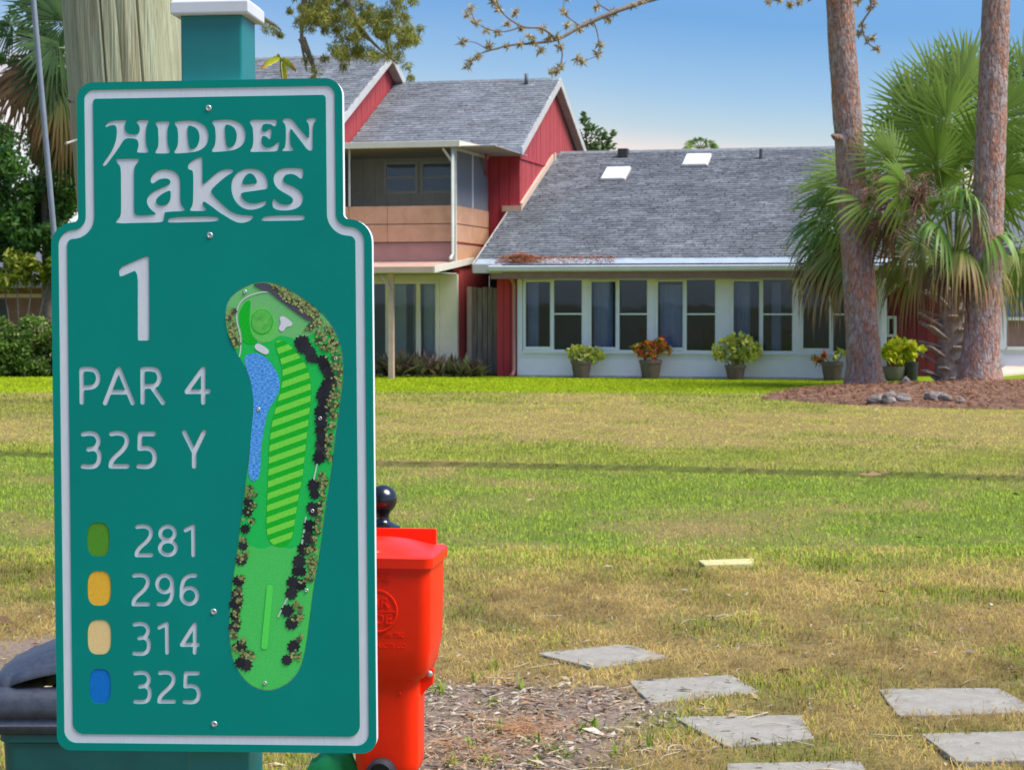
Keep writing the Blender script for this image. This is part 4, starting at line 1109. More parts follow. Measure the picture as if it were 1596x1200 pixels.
wl = MB().tube([at(108, 151, 4.86), at(104, 156, 4.85), at(110, 157, 4.86), at(108, 160, 4.86), at(115, 159, 4.88)], .0022, 6).build('staple_wire', M['dark'], pole)
g0, g1 = at(166, 1270, 6.0), at(52, 0, 6.0)
g0.z = -.05
g2 = g0 + (g1 - g0) * 2.6
o = MB().tube([g0, g0 + (g2 - g0) * .3, g0 + (g2 - g0) * .6, g2], .0090, 12).build('guy_wire', M['wire_grey'], None, True)
tag(o, 'grey sleeved guy wire running up beside the wooden pole', 'cable')

# slim sapling whose top leaves show over the sign
SD = 4.3
sap = empty('sapling', (at(352, 1200, SD).x, SD, 0), 0, 'slim sapling with a few yellow-green red-tipped leaves above the sign', 'sapling')
iv = Vector((sap.location.x, SD, 0))
def sl(x, y, dy=0): return at(x, y, SD + dy) - iv
MB().tube([(0, 0, -.05), (.01, .01, .6), (.02, 0, 1.0), sl(420, 330), sl(444, 200), sl(441, 130), sl(437, 92)], [.007, .006, .005, .0045, .004, .003, .002], 7).build('stem', pm('green stem', (.12, .16, .03), (.2, .2, .05), rough=.6), sap, True)
m_sap = leafm('sapling leaf', [(.30, .34, .02), (.40, .40, .03)], .35, .45, along=(.62, 1.0, (.42, .09, .02)))
def sap_leaf(base, tip, wd, n=9):
    b, e = Vector(base), Vector(tip); d = e - b; side = d.cross(Vector((.1, 1, .2))).normalized()
    V, A = [], []
    for j in range(n):
        t_ = j / (n - 1); w = wd * (math.sin(math.pi * min(1, t_ * .85 + .08)) ** .8) * (1 - .25 * (j % 2))
        c = b + d * t_ + Vector((0, -.010 * math.sin(3 * t_), -.012 * t_ * t_))
        V += [c - side * w, c + Vector((0, .004, -.003)), c + side * w]; A += [t_] * 3
    F = []
    for j in range(n - 1):
        for q in range(2): F.append((3 * j + q, 3 * j + q + 1, 3 * j + 4 + q, 3 * j + 3 + q))
    return link('leaf', np_mesh('leaf', V, F, m_sap, None, True, A), sap)
nd = sl(437, 92)
sap_leaf(nd, sl(407, 99, -.05), .0085); sap_leaf(nd, sl(430, 80, .04), .006); sap_leaf(nd, sl(461, 102, -.03), .0085); sap_leaf(sl(440, 97), sl(445, 121, .02), .009); sap_leaf(nd, sl(420, 90, .05), .007)

# ------------------------------------------------------------------ houses (local axes: x along the front, y away from the viewer, z up)
HO, HR = (0.11, 41.21, 0), R(-14)
def clip_strip(poly, a, b, axis=0):
    """convex polygon clipped to a <= p[axis] <= b"""
    for lim, sg in ((a, 1), (b, -1)):
        out = []
        for i in range(len(poly)):
            p, q = poly[i], poly[(i + 1) % len(poly)]
            dp, dq = sg * (p[axis] - lim), sg * (q[axis] - lim)
            if dp >= 0: out.append(p)
            if dp * dq < 0:
                t_ = dp / (dp - dq); out.append((p[0] + (q[0] - p[0]) * t_, p[1] + (q[1] - p[1]) * t_))
        poly = out
        if len(poly) < 3: return []
    return poly
def siding(parent, poly, plane, pos, out, w=.203, mat='red_board', thick=.018, gap=.014):
    """vertical boards proud of a wall; plane 'u' = wall at constant x, 'v' = wall at constant y"""
    lo, hi = min(p[0] for p in poly), max(p[0] for p in poly)
    a = lo; k_ = 0
    while a < hi - .01:
        b = min(a + w, hi)
        q = clip_strip(poly, a + gap / 2, b - gap / 2)
        if len(q) >= 3:
            t_ = thick + random.uniform(-.003, .003)
            fn = (lambda p, z, d: (pos + d, p, z)) if plane == 'u' else (lambda p, z, d: (p, pos + d, z))
            MB().prism(q, fn, 0.001 * out, out * t_).build('siding_board', M[mat], parent)
        a = b
def shingles(parent, u0f, u1, v0, z0, v1, s, mat, tabw=.215, expo=.142, side=1, name='shingles'):
    """courses of shingle tabs on a slope z = z0 + s (v - v0); side -1 mirrors the slope"""
    L_ = math.hypot(1, s); cv, cz = 1 / L_, s / L_
    n = int((v1 - v0) * L_ / expo)
    V, F = [], []
    for i in range(n):
        l0 = i * expo; off = (i % 2) * tabw / 2 + random.uniform(-.05, .05)
        ua = u0f(v0 + l0 * cv)
        u = ua - off
        while u < u1:
            a, b = max(u, ua) + .003, min(u + tabw * random.uniform(.93, 1.07), u1) - .003
            u += tabw
            if b - a < .02: continue
            t_ = .010 + random.random() * .012; e = l0 - random.uniform(0, .016)
            pts = []
            for l, h in ((e, .004), (e, t_), (l0 + expo + .01, .004)):
                pts.append((v0 + l * cv - h * cz, z0 + l * cz + h * cv))
            b0 = len(V)
            for q, z in pts: V += [(a, q, z), (b, q, z)]
            F += [(b0, b0 + 1, b0 + 3, b0 + 2), (b0 + 2, b0 + 3, b0 + 5, b0 + 4)]
    o = link(name, np_mesh(name, V, F, mat), parent)
    o['kind'] = 'stuff'
    return o
def box(parent, name, mat, x0, x1, y0, y1, z0, z1, bevel=0.004):
    return MB().box(x0, x1, y0, y1, z0, z1).build(name, M[mat] if isinstance(mat, str) else mat, parent, bevel=bevel, seg=1)

# ---- single-storey house with the window wall
hs = empty('sunroom_house', HO, HR, 'low house with a white window wall and a wide grey shingle roof with two skylights', 'house')
W0, W1 = 0.0, 7.68
box(hs, 'lower_wall', 'white_paint', W0, W1, 0, .12, -.1, .520)
box(hs, 'header', 'white_paint', W0, W1, .02, .12, 2.10, 2.26)
box(hs, 'corner_post', 'white_paint', W0, .115, -.004, .12, .520, 2.10)
box(hs, 'foundation_strip', pm('stained base', (.36, .36, .34), (.50, .52, .54), scale=5, rough=.9), W0 + .01, W1, -.012, -.002, -.05, .035, bevel=0)
PAIRS = [(.128, 1.445), (1.560, 2.850), (2.985, 4.290), (4.580, 5.890), (6.020, 7.330)]
ends = [W0 + .115] + [p for pr in PAIRS for p in pr] + [W1]
for i in range(1, 6):
    a = PAIRS[i - 1][1]; b = PAIRS[i][0] if i < 5 else W1
    box(hs, 'window_post', 'white_paint', a + .002, b - .002, -.002, .12, .520, 2.10)
for a, b in PAIRS:
    w = MB()
    m_ = a + (b - a) * .492
    w.box(a, b, .004, .095, .522, .575).box(a, b, .004, .095, 2.055, 2.098)
    w.box(a, a + .04, .003, .095, .575, 2.055).box(b - .034, b, .003, .095, .575, 2.055).box(m_ - .03, m_ + .03, .001, .095, .575, 2.055)
    win = w.build('window', M['frame_white'], hs, bevel=.003, seg=1)
    MB().box(a - .01, b + .01, -.05, .0, .500, .521).build('sill', M['frame_white'], win, bevel=.003, seg=1)
    MB().box(a + .04, a + .062, -.012, .03, .600, 2.055).box(m_ - .05, m_ - .03, -.012, .03, .600, 2.055).box(a + .04, m_ - .03, -.012, .03, .576, .635).box(a + .04, m_ - .03, -.012, .03, 2.02, 2.055).build('sliding_sash', M['frame_white'], win, bevel=.002, seg=1)
    MB().box(m_ + .03, b - .034, .02, .05, 1.318, 1.352).build('rail', M['frame_white'], win, bevel=.003, seg=1)
    MB().box(a + .062, m_ - .05, .012, .018, .635, 2.02).build('pane', M['glass'], win)
    MB().box(m_ + .03, b - .034, .030, .036, .575, 1.318).build('pane', M['glass'], win)
    MB().box(m_ + .03, b - .034, .030, .036, 1.352, 2.055).build('pane', M['glass'], win)
# room behind the glass
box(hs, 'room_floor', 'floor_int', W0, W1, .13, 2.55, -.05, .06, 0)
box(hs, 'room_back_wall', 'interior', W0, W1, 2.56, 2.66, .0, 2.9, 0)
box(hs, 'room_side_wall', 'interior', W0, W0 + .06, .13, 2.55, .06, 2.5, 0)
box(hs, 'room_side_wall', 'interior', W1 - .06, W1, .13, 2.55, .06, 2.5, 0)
for a, b, zt in ((.16, .40, 2.05), (1.62, 2.02, 2.05), (3.05, 3.55, 1.95), (4.62, 4.95, 2.0), (5.4, 5.6, 2.0)):
    mb = MB(); k_ = 16; vs = []
    for j in range(k_ + 1):
        u_ = a + (b - a) * j / k_
        yy = .30 + .025 * math.sin(j * 1.7)
        vs += [(u_ + .10 * (j / k_ - .5) * 0, yy, .12), (u_, yy, zt)]
    mb.add(vs, [(2 * j, 2 * j + 2, 2 * j + 3, 2 * j + 1) for j in range(k_)])
    mb.build('curtain', M['curtain'], hs, True)
for cx_, cy_ in ((4.05, 1.2), (5.62, 1.3), (2.6, 1.5)):
    MB().box(cx_ - .26, cx_ + .26, cy_ - .25, cy_ + .25, .06, .50).box(cx_ - .26, cx_ + .26, cy_ + .18, cy_ + .27, .50, 1.0).build('armchair', pm('chair cloth', (.10, .05, .045), rough=.9), hs, bevel=.03)
# roof: slope through the eave (-.5, 2.39)
SL = .412
zr_ = lambda v: 2.39 + SL * (v + .5)
RU = 9.2
u0f = lambda v: -.83 if v < 2.62 else -.56
deck = MB()
deck.prism([(-.48, zr_(-.48) - .02), (6.5, zr_(6.5) - .02), (6.5, zr_(6.5) - .16), (-.48, zr_(-.48) - .16)], lambda v, z, d: (d, v, z), -.55, RU)
deck.prism([(-.48, zr_(-.48) - .02), (2.60, zr_(2.60) - .02), (2.60, zr_(2.60) - .16), (-.48, zr_(-.48) - .16)], lambda v, z, d: (d, v, z), -.82, -.552)
deck.prism([(6.502, zr_(6.5) - .02), (11.5, zr_(1.5) - .02), (11.5, zr_(1.5) - .16), (6.502, zr_(6.5) - .16)], lambda v, z, d: (d, v, z), -.55, RU)
roof = deck.build('roof', M['roof_deck'], hs)
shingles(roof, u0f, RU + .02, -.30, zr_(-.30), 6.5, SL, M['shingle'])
for i in range(33):      # ridge caps
    u_ = -.5 + i * .295
    MB().prism([(-.14, -.062), (0, 0), (.14, -.062), (.14, -.054), (0, .016), (-.14, -.054)], lambda v, z, d: (d, 6.5 + v, zr_(6.5) + .012 + z), u_, u_ + .30).build('ridge_cap', M['shingle'], roof)
box(hs, 'eave_fascia', 'trim_pale', -.84, -.20, -.53, -.505, 2.20, 2.385)
MB().prism([(-.50, zr_(-.5) - .14), (2.58, zr_(2.58) - .14), (2.58, zr_(2.58) + .005), (-.50, zr_(-.5) + .005)], lambda v, z, d: (d, v, z), -.862, -.836).build('rake_fascia', M['trim_pale'], hs)
MB().prism([(-.52, zr_(-.52) + .004), (-.28, zr_(-.28) + .014), (-.28, zr_(-.28) + .022), (-.52, zr_(-.52) + .012)], lambda v, z, d: (d, v, z), -.80, RU).build('drip_edge', M['drip_edge'], roof)
g_ = MB().prism([(-.53, 2.345), (-.645, 2.355), (-.66, 2.335), (-.645, 2.25), (-.60, 2.225), (-.53, 2.225)], lambda v, z, d: (d, v, z), -.47, RU)
g_.build('gutter', M['gutter'], hs, bevel=.004)
box(hs, 'eave_beam', 'brown_fascia', -.45, RU, -.52, -.44, 2.075, 2.222)
box(hs, 'soffit', 'soffit', -.45, RU, -.438, 1.9, 2.19, 2.215, 0)
MB().box(-.80, -.46, -.50, 2.0, 2.19, 2.21).build('soffit', M['dark'], hs)
# skylights, vents
def on_roof(name, mat, u, v, du, dv, h, parent=hs):
    z = zr_(v)
    Mx = Matrix.Translation((u, v, z)) @ Matrix.Rotation(math.atan(SL), 4, 'X')
    return MB().box(-du, du, -dv, dv, .0, h, 0, Mx).build(name, mat, parent, bevel=.006)
for u_, v_, hw_, hd_ in ((1.22, 4.80, .30, .43), (3.02, 5.65, .31, .41)):
    c_ = on_roof('skylight', M['trim_pale'], u_, v_, hw_, hd_, .06)
    Mx = Matrix.Translation((u_, v_, zr_(v_))) @ Matrix.Rotation(math.atan(SL), 4, 'X')
    MB().box(-hw_ + .02, hw_ - .02, -hd_ + .02, hd_ - .02, .062, .085, 0, Mx).build('pane', M['skylight'], c_, bevel=.02)
MB().box(1.03, 1.27, 6.0, 6.25, zr_(6) - .02, zr_(6.1) + .20).build('roof_vent', M['dark'], hs, bevel=.01)
MB().tube([(4.53, 5.79, zr_(5.79) - .05), (4.53, 5.79, zr_(5.79) + .23)], .045, 14).build('vent_pipe', M['pipe'], hs, True, auto=50)
# red end wall beyond the window wall, post and brace
box(hs, 'end_wall', 'red_shaded', W1 + .002, RU - .2, 2.05, 2.15, -.1, 3.2, 0)
siding(hs, [(W1 + .01, -.05), (RU - .2, -.05), (RU - .2, 3.1), (W1 + .01, 3.1)], 'v', 2.05, -1, mat='red_shaded')
box(hs, 'porch_post', 'white_paint', 7.70, 7.79, -.36, -.27, -.1, 2.19)
MB().bar((7.745, -.30, 1.72), (8.33, -.30, 2.19), .07, .08).build('porch_brace', M['cream_paint'], hs)
lw = MB()
lw.box(7.53, 7.88, 1.96, 2.02, .84, .90).box(7.53, 7.88, 1.96, 2.02, 1.23, 1.29).box(7.53, 7.59, 1.96, 2.02, .90, 1.23).box(7.82, 7.88, 1.96, 2.02, .90, 1.23).box(7.685, 7.725, 1.965, 2.02, .90, 1.23)
lwo = lw.build('window', M['frame_white'], hs, bevel=.003, seg=1)
MB().box(7.59, 7.82, 2.005, 2.012, .90, 1.23).build('pane', M['glass'], lwo)
# the passage beside the house: red pier, downspout
box(hs, 'red_pier', 'red_dark', -.46, -.004, .05, .20, -.1, 2.19)
siding(hs, [(-.455, -.05), (-.01, -.05), (-.01, 2.18), (-.455, 2.18)], 'v', .05, -1, w=.15, mat='red_dark')
dsp = MB().tube([(-.055, -.49, 2.22), (-.055, -.40, 2.12), (-.055, -.09, 2.0), (-.055, -.055, 1.9), (-.055, -.055, .16), (-.055, -.13, .06), (-.055, -.30, .03)], .038, 12)
dsp.build('downspout', M['downspout'], hs, True, auto=50)
# pine needles caught on the eave
n = 2600
u_ = np.concatenate([RNG.normal(.18, .22, 1500), RNG.uniform(-.35, 2.2, 1100)])
hgt = .16 * np.exp(-((u_ - .12) / .30) ** 2) + .03
v_ = RNG.uniform(-.52, -.12, n)
z_ = np.array([zr_(q) for q in v_]) + .02 + hgt * RNG.random(n) * np.exp(-((v_ + .33) / .14) ** 2)
a_ = RNG.random(n) * 6.28
V, F = quads(np.stack([u_, v_, z_], 1), unit(np.stack([RNG.normal(0, .3, n), RNG.normal(0, .3, n), np.ones(n)], 1)), unit(np.stack([np.cos(a_), np.sin(a_), RNG.normal(0, .2, n)], 1)), RNG.uniform(.06, .15, n), np.full(n, .012))
o = link('pine_needles', np_mesh('pine_needles', V, F, leafm('fallen needles', [(.48, .19, .09), (.58, .27, .13), (.36, .14, .07)], .05, .9)), roof); o['kind'] = 'stuff'

# ---- two-storey house with the balcony
tb = empty('balcony_house', HO, HR, 'two-storey red house with a screened tan balcony and a grey gable roof', 'house')
SB = .5
zb_ = lambda v: 5.05 + SB * (v - 1.96)
UL, UR, VW = -4.6, -.58, 2.60         # left, right walls and the upper front wall
VR = 5.90                             # ridge
# walls
box(tb, 'gable_wall', 'red_board', UR - .12, UR - .02, VW, 9.2, -.1, 4.99, 0)
MB().prism([(VW, 5.0), (9.2, 5.0), (VR, zb_(VR) - .12)], lambda v, z, d: (d, v, z), UR - .12, UR - .02).build('gable_wall', M['red_board'], tb)
siding(tb, [(VW, 3.3), (5.9, 3.3), (5.9, 4.85), (VW, 4.85)], 'u', UR - .02, 1)
siding(tb, [(VW - .02, 4.88), (9.2, 4.88), (9.2, 5.02), (VR, zb_(VR) - .10), (VW - .02, zb_(VW) - .12)], 'u', UR - .02, 1, thick=.035)
MB().box(UR - .01, UR + .03, VW, 6.0, 4.845, 4.878).build('band_trim', M['red_dark'], tb)
box(tb, 'front_wall', 'red_dark', -1.36, UR - .125, VW, VW + .1, 2.2, 5.0, 0)
siding(tb, [(-1.30, 2.4), (UR + .02, 2.4), (UR + .02, 4.98), (-1.30, 4.98)], 'v', VW, -1, w=.24, mat='red_dark')
box(tb, 'front_wall', 'grey_siding', UL, -1.37, VW, VW + .1, 2.4, 5.0, 0)
siding(tb, [(UL, 2.7), (-1.37, 2.7), (-1.37, 4.98), (UL, 4.98)], 'v', VW, -1, w=.29, mat='grey_siding')
# roof-wall trim following the lower roof
MB().prism([(2.60, zr_(2.6) + .02), (5.9, zr_(5.9) + .02), (5.9, zr_(5.9) + .17), (2.60, zr_(2.6) + .17)], lambda v, z, d: (d, v, z), UR + .003, UR + .055).build('roof_flashing', M['trim_tan'], tb)
MB().box(-.98, UR + .06, VW - .075, VW - .025, zr_(2.55) + .0, zr_(2.55) + .13).build('roof_flashing', M['trim_tan'], tb)
MB().box(UR + .045, UR + .085, 5.86, 6.0, 4.88, 5.23).build('roof_flashing', M['trim_tan'], tb)
# upper roof
GU = -.35
dk_ = MB()
dk_.prism([(1.96, zb_(1.96)), (VR, zb_(VR)), (VR, zb_(VR) - .15), (1.96, zb_(1.96) - .13)], lambda v, z, d: (d, v, z), UL + .02, GU - .03)
dk_.prism([(VR + .001, zb_(VR)), (9.84, zb_(1.96)), (9.84, zb_(1.96) - .13), (VR + .001, zb_(VR) - .15)], lambda v, z, d: (d, v, z), UL + .02, GU - .03)
rf = dk_.build('roof', M['roof_deck'], tb)
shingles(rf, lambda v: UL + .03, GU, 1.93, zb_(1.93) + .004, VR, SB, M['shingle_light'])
for i in range(15):
    u_ = UL + .05 + i * .285
    if u_ + .29 > GU: break
    MB().prism([(-.14, -.072), (0, 0), (.14, -.072), (.14, -.06), (0, .018), (-.14, -.06)], lambda v, z, d: (d, VR + v, zb_(VR) + .012 + z), u_, u_ + .29).build('ridge_cap', M['shingle'], rf)
def rake(parent, u, va, za_, vb, zb2, mat='trim_pale', h=.19, t_=.035):
    MB().prism([(va, za_), (vb, zb2), (vb, zb2 - h), (va, za_ - h)], lambda v, z, d: (d, v, z), u - t_, u).build('rake_fascia', M[mat], parent)
rake(tb, GU, 1.93, zb_(1.93) + .015, VR - .002, zb_(VR) + .015)
rake(tb, GU, VR + .002, zb_(VR) + .015, 9.86, zb_(1.96) + .005)
MB().prism([(1.97, zb_(1.97) - .15), (VR, zb_(VR) - .17), (9.83, zb_(1.97) - .15), (9.83, zb_(1.97) - .17), (VR, zb_(VR) - .19), (1.97, zb_(1.97) - .17)], lambda v, z, d: (d, v, z), UR + .04, GU - .04).build('gable_soffit', M['soffit'], tb)
box(tb, 'eave_fascia', 'drip_edge', -1.18, GU - .002, 1.90, 1.925, 4.90, 5.04)
box(tb, 'soffit', 'soffit', UL, GU - .04, -.33, VW - .03, 4.90, 4.92, 0)
MB().tube([(-1.15, 5.6, zb_(5.6) - .05), (-1.15, 5.6, zb_(5.6) + .26)], .045, 12).build('vent_pipe', M['pipe'], tb, True)
# low slope over the balcony
pr = MB().prism([(-.38, 5.015), (1.94, 5.062), (1.94, 4.93), (-.38, 4.93)], lambda v, z, d: (d, v, z), UL + .02, -1.20).build('porch_roof', M['drip_edge'], tb)
box(tb, 'eave_fascia', 'cream_paint', UL + .02, -1.19, -.41, -.383, 4.90, 5.03)
MB().prism([(-.41, 5.03), (1.90, 5.075), (1.90, 4.93), (-.41, 4.90)], lambda v, z, d: (d, v, z), -1.198, -1.17).build('rake_fascia', M['cream_paint'], tb)
# balcony: tan panels in two courses, beam below, corner post, screens
BF, BU = -.23, -1.30
for z0, z1 in ((2.885, 3.255), (3.275, 3.655)):
    for a, b in ((UL + .02, -3.72), (-3.71, -2.84), (-2.83, -1.375)):
        box(tb, 'balcony_panel', 'tan_board', a, b, BF, BF + .04, z0, z1)
    for a, b in ((BF + .08, 1.3), (1.31, VW - .03)):
        MB().box(BU - .04, BU, a, b, z0, z1).build('balcony_panel', M['tan_board'], tb, bevel=.004, seg=1)
box(tb, 'balcony_floor', 'soffit', UL + .02, BU - .05, BF + .05, VW - .03, 2.70, 2.86, 0)
box(tb, 'balcony_beam', 'pink_board', UL + .02, BU - .10, BF + .03, BF + .10, 2.44, 2.865)
MB().box(BU - .09, BU - .02, BF + .09, VW - .03, 2.44, 2.865).build('balcony_beam', M['tan_board'], tb)
MB().box(BU - .03, BU + .004, BF + .06, VW - .03, 2.866, 2.884).build('balcony_trim', M['red_dark'], tb)
box(tb, 'corner_post', 'grey_siding', BU - .075, BU + .005, BF - .01, BF + .075, 2.45, 4.90)
MB().bar((BU - .04, BF - .012, 4.55), (BU - .28, BF - .012, 4.88), .05, .05).build('post_brace', M['cream_paint'], tb)
MB().bar((BU + .02, 2.35, 4.45), (BU + .15, 1.75, 4.88), .05, .05).build('post_brace', M['red_dark'], tb)
for u_ in (-3.70,):
    box(tb, 'screen_post', 'grey_siding', u_ - .02, u_ + .02, BF, BF + .04, 3.66, 4.90)
MB().box(BU - .035, BU, 1.17, 1.22, 3.66, 4.90).build('screen_post', M['frame_white'], tb)
MB().box(UL + .02, BU - .08, BF + .018, BF + .021, 3.66, 4.90).build('front_screen', M['screen'], tb)
MB().box(BU - .020, BU - .017, BF + .08, VW - .03, 3.66, 4.90).build('side_screen', M['screen_side'], tb)
MB().box(BU - .04, BU + .002, BF + .08, VW - .03, 4.84, 4.90).build('screen_rail', M['grey_siding'], tb)
wf = MB()
for a, b in ((-3.80, -2.98), (-2.92, -2.10)):
    wf.box(a, b, VW - .07, VW - .02, 4.08, 4.14).box(a, b, VW - .07, VW - .02, 4.76, 4.82).box(a, a + .06, VW - .07, VW - .02, 4.14, 4.76).box(b - .06, b, VW - .07, VW - .02, 4.14, 4.76).box(a + .06, b - .06, VW - .06, VW - .02, 4.43, 4.47)
wfo = wf.build('window', M['gutter'], tb)
for a, b in ((-3.74, -3.04), (-2.86, -2.16)):
    for z0, z1 in ((4.14, 4.43), (4.47, 4.76)):
        MB().box(a, b, VW - .035, VW - .030, z0, z1).build('pane', M['glass'], wfo)
        MB().box(a, b, VW - .028, VW - .022, z0, z1).build('blind', M['dark'], wfo)
# porch roof at mid height
pk = MB().prism([(-2.0, 2.315), (BF - .01, 2.455), (BF - .01, 2.40), (-2.0, 2.25)], lambda v, z, d: (d, v, z), UL + .02, -1.26)
pk.build('skirt_roof', pm('skirt roof', (.42, .22, .15), (.52, .36, .27), scale=6, rough=.8), tb)
box(tb, 'skirt_gutter', 'trim_tan', UL + .02, -1.25, -2.09, -2.003, 2.19, 2.32)
MB().prism([(-2.09, 2.325), (1.0, 2.57), (1.0, 2.44), (-2.09, 2.19)], lambda v, z, d: (d, v, z), -1.256, -1.22).build('skirt_rake', M['cream_paint'], tb)
box(tb, 'skirt_soffit', 'cream_paint', UL + .02, -1.27, -1.99, BF - .02, 2.19, 2.205, 0)
MB().tube([(BU - .04, BF - .09, 4.9), (BU - .04, BF - .09, 2.62), (BU - .06, BF - .18, 2.53), (BU - .02, BF - .34, 2.50)], .035, 10).build('downspout', M['grey_siding'], tb, True)
# lower storey: sliding doors, cream wall, red return
VL = -.08
box(tb, 'cream_wall', 'cream_paint', -1.70, -1.31, VL, VL + .12, -.1, 2.185)
box(tb, 'cream_wall', 'cream_paint', UL + .02, -1.702, VL + .02, VL + .12, 2.04, 2.185)
MB().box(-1.42, -1.312, VL + .125, VW, -.1, 2.43).build('return_wall', M['red_dark'], tb)
siding(tb, [(VL + .14, -.05), (VW, -.05), (VW, 2.42), (VL + .14, 2.42)], 'u', -1.312, 1, mat='red_board')
dr = MB()
for a, b in ((-3.02, -2.86), (-2.79, -1.99), (-1.98, -1.705)): pass
dr.box(UL + .02, -1.705, VL, VL + .10, -.1, .06).box(UL + .02, -1.705, VL, VL + .10, 1.98, 2.038)
for a in (-2.93, -2.235, -1.80): dr.box(a, a + .095, VL - .01, VL + .09, .06, 1.98)
do_ = dr.build('sliding_door', M['cream_paint'], tb, bevel=.004, seg=1)
for a, b in ((UL + .02, -2.935), (-2.83, -2.24), (-2.135, -1.805)):
    MB().box(a, b, VL + .04, VL + .046, .065, 1.975).build('pane', M['glass'], do_)
box(tb, 'room_back_wall', 'interior', UL + .02, -1.45, 2.2, 2.3, -.1, 2.4, 0)
for a, b in ((-2.80, -2.52), (-2.36, -2.22), (-2.12, -1.82)):
    k_ = 14; vs = []
    for j in range(k_ + 1):
        u_ = a + (b - a) * j / k_; yy = VL + .22 + .025 * math.sin(j * 1.9); vs += [(u_, yy, .07), (u_, yy, 1.97)]
    MB().add(vs, [(2 * j, 2 * j + 2, 2 * j + 3, 2 * j + 1) for j in range(k_)]).build('curtain', M['curtain_green'], tb, True)
pp = box(tb, 'porch_post', 'trim_tan', -2.30, -2.19, -1.86, -1.76, -.1, 2.18)
MB().bar((-2.245, -1.88, 1.82), (-2.42, -1.95, 2.12), .05, .05).build('post_brace', M['trim_tan'], tb)

# ---- left block: gable roof that shows above the sign
ta = empty('gabled_house', HO, HR, 'red gabled house block at the left, its grey roof rising above the sign', 'house')
AU, AV, AZ = -4.35, 5.0, 7.62
za2 = lambda v: AZ - .5 * abs(v - AV)
AL = -8.9
da = MB()
da.prism([(.2, za2(.2)), (AV, AZ), (AV, AZ - .15), (.2, za2(.2) - .13)], lambda v, z, d: (d, v, z), AL, AU - .03)
da.prism([(AV + .001, AZ), (9.8, za2(9.8)), (9.8, za2(9.8) - .13), (AV + .001, AZ - .15)], lambda v, z, d: (d, v, z), AL, AU - .03)
ra = da.build('roof', M['roof_deck'], ta)
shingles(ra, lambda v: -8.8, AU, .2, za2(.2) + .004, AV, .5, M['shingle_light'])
MB().prism([(AV - .14, AZ - .058), (AV, AZ + .012), (AV + .14, AZ - .058), (AV + .14, AZ - .045), (AV, AZ + .03), (AV - .14, AZ - .045)], lambda v, z, d: (d, v, z), AL, AU).build('ridge_cap', M['shingle'], ra)
rake(ta, AU, .17, za2(.17) + .015, AV - .002, AZ + .015)
rake(ta, AU, AV + .002, AZ + .015, 9.8, za2(9.8) + .005)
MB().prism([(.22, za2(.22) - .15), (AV, AZ - .17), (9.78, za2(9.78) - .15), (9.78, za2(9.78) - .17), (AV, AZ - .19), (.22, za2(.22) - .17)], lambda v, z, d: (d, v, z), UL + .03, AU - .04).build('gable_soffit', M['soffit'], ta)
MB().prism([(.9, -.1), (9.2, -.1), (9.2, za2(9.2) - .14), (AV, AZ - .16), (.9, za2(.9) - .14)], lambda v, z, d: (d, v, z), UL - .12, UL - .02).build('gable_wall', M['red_board'], ta)
siding(ta, [(.9, 4.7), (9.2, 4.7), (9.2, za2(9.2) - .15), (AV, AZ - .17), (.9, za2(.9) - .15)], 'u', UL - .02, 1, w=.203)
box(ta, 'front_wall', 'red_dark', AL + .2, UL - .125, .9, 1.0, -.1, za2(.9) - .2, 0)
box(ta, 'eave_fascia', 'trim_pale', AL, AU - .002, .14, .168, za2(.2) - .16, za2(.2))

MB().box(-1.30, -.45, 2.62, 2.72, -.1, 3.6).build('added_passage_wall', M['dark'], tb)  # added dark wall, blocks the sky seen through the passage
# weathered fence closing the passage between the houses
fc = empty('passage_fence', HO, HR, 'weathered grey wooden fence gate in the gap between the two houses', 'fence')
for i in range(6):
    a = -1.235 + i * .118
    b = a + .106
    if i in (0,): a, b = a, a + .11
    MB().box(a, b, .43 + random.uniform(-.006, .006), .455, .02, 1.90 + random.uniform(-.02, .02)).build('plank', M['fence_wood'] if i not in (0, 5) else M['trim_tan'] if i == 0 else M['fence_wood'], fc, bevel=.004, seg=1)
for z in (.4, 1.55): MB().box(-1.24, -.53, .458, .50, z, z + .09).build('rail', M['fence_wood'], fc)

# ------------------------------------------------------------------ mulch bed
mx_, my_ = np.meshgrid(np.linspace(3.2, 14.5, 150), np.linspace(27.4, 37.2, 110))
ax_, ay_ = mx_.ravel(), my_.ravel()
mk = mulch_mask(ax_, ay_)
d_ = np.clip(1 - np.hypot((ax_ - 8.9) / 5.1, (ay_ - 32.2) / 4.0), 0, 1)
az_ = ground_z(ax_, ay_) - .03 + (.03 + .03 * fbm(ax_ * 5, ay_ * 5, 3, 2) + .24 * d_ ** .8 * (.6 + .8 * fbm(ax_ * .9, ay_ * .9, 3, 3))) * mk
I = np.arange(150 * 110).reshape(110, 150)
MF = np.stack([I[:-1, :-1], I[:-1, 1:], I[1:, 1:], I[1:, :-1]], -1).reshape(-1, 4)
MF = MF[mk[MF].max(1) > .02]
def mulch_z(x, y):
    x, y = np.asarray(x, float), np.asarray(y, float)
    d = np.clip(1 - np.hypot((x - 8.9) / 5.1, (y - 32.2) / 4.0), 0, 1)
    return ground_z(x, y) - .03 + (.03 + .03 * fbm(x * 5, y * 5, 3, 2) + .24 * d ** .8 * (.6 + .8 * fbm(x * .9, y * .9, 3, 3))) * mulch_mask(x, y)
m_mul = pm('mulch soil', (.115, .055, .032), (.22, .115, .066), scale=4, rough=1, bump=.9, bscale=22, bdist=.04)
tag(link('mulch_bed', np_mesh('mulch_bed', np.stack([ax_, ay_, az_], 1), MF, m_mul, None, True)), kind='structure')
n = 26000
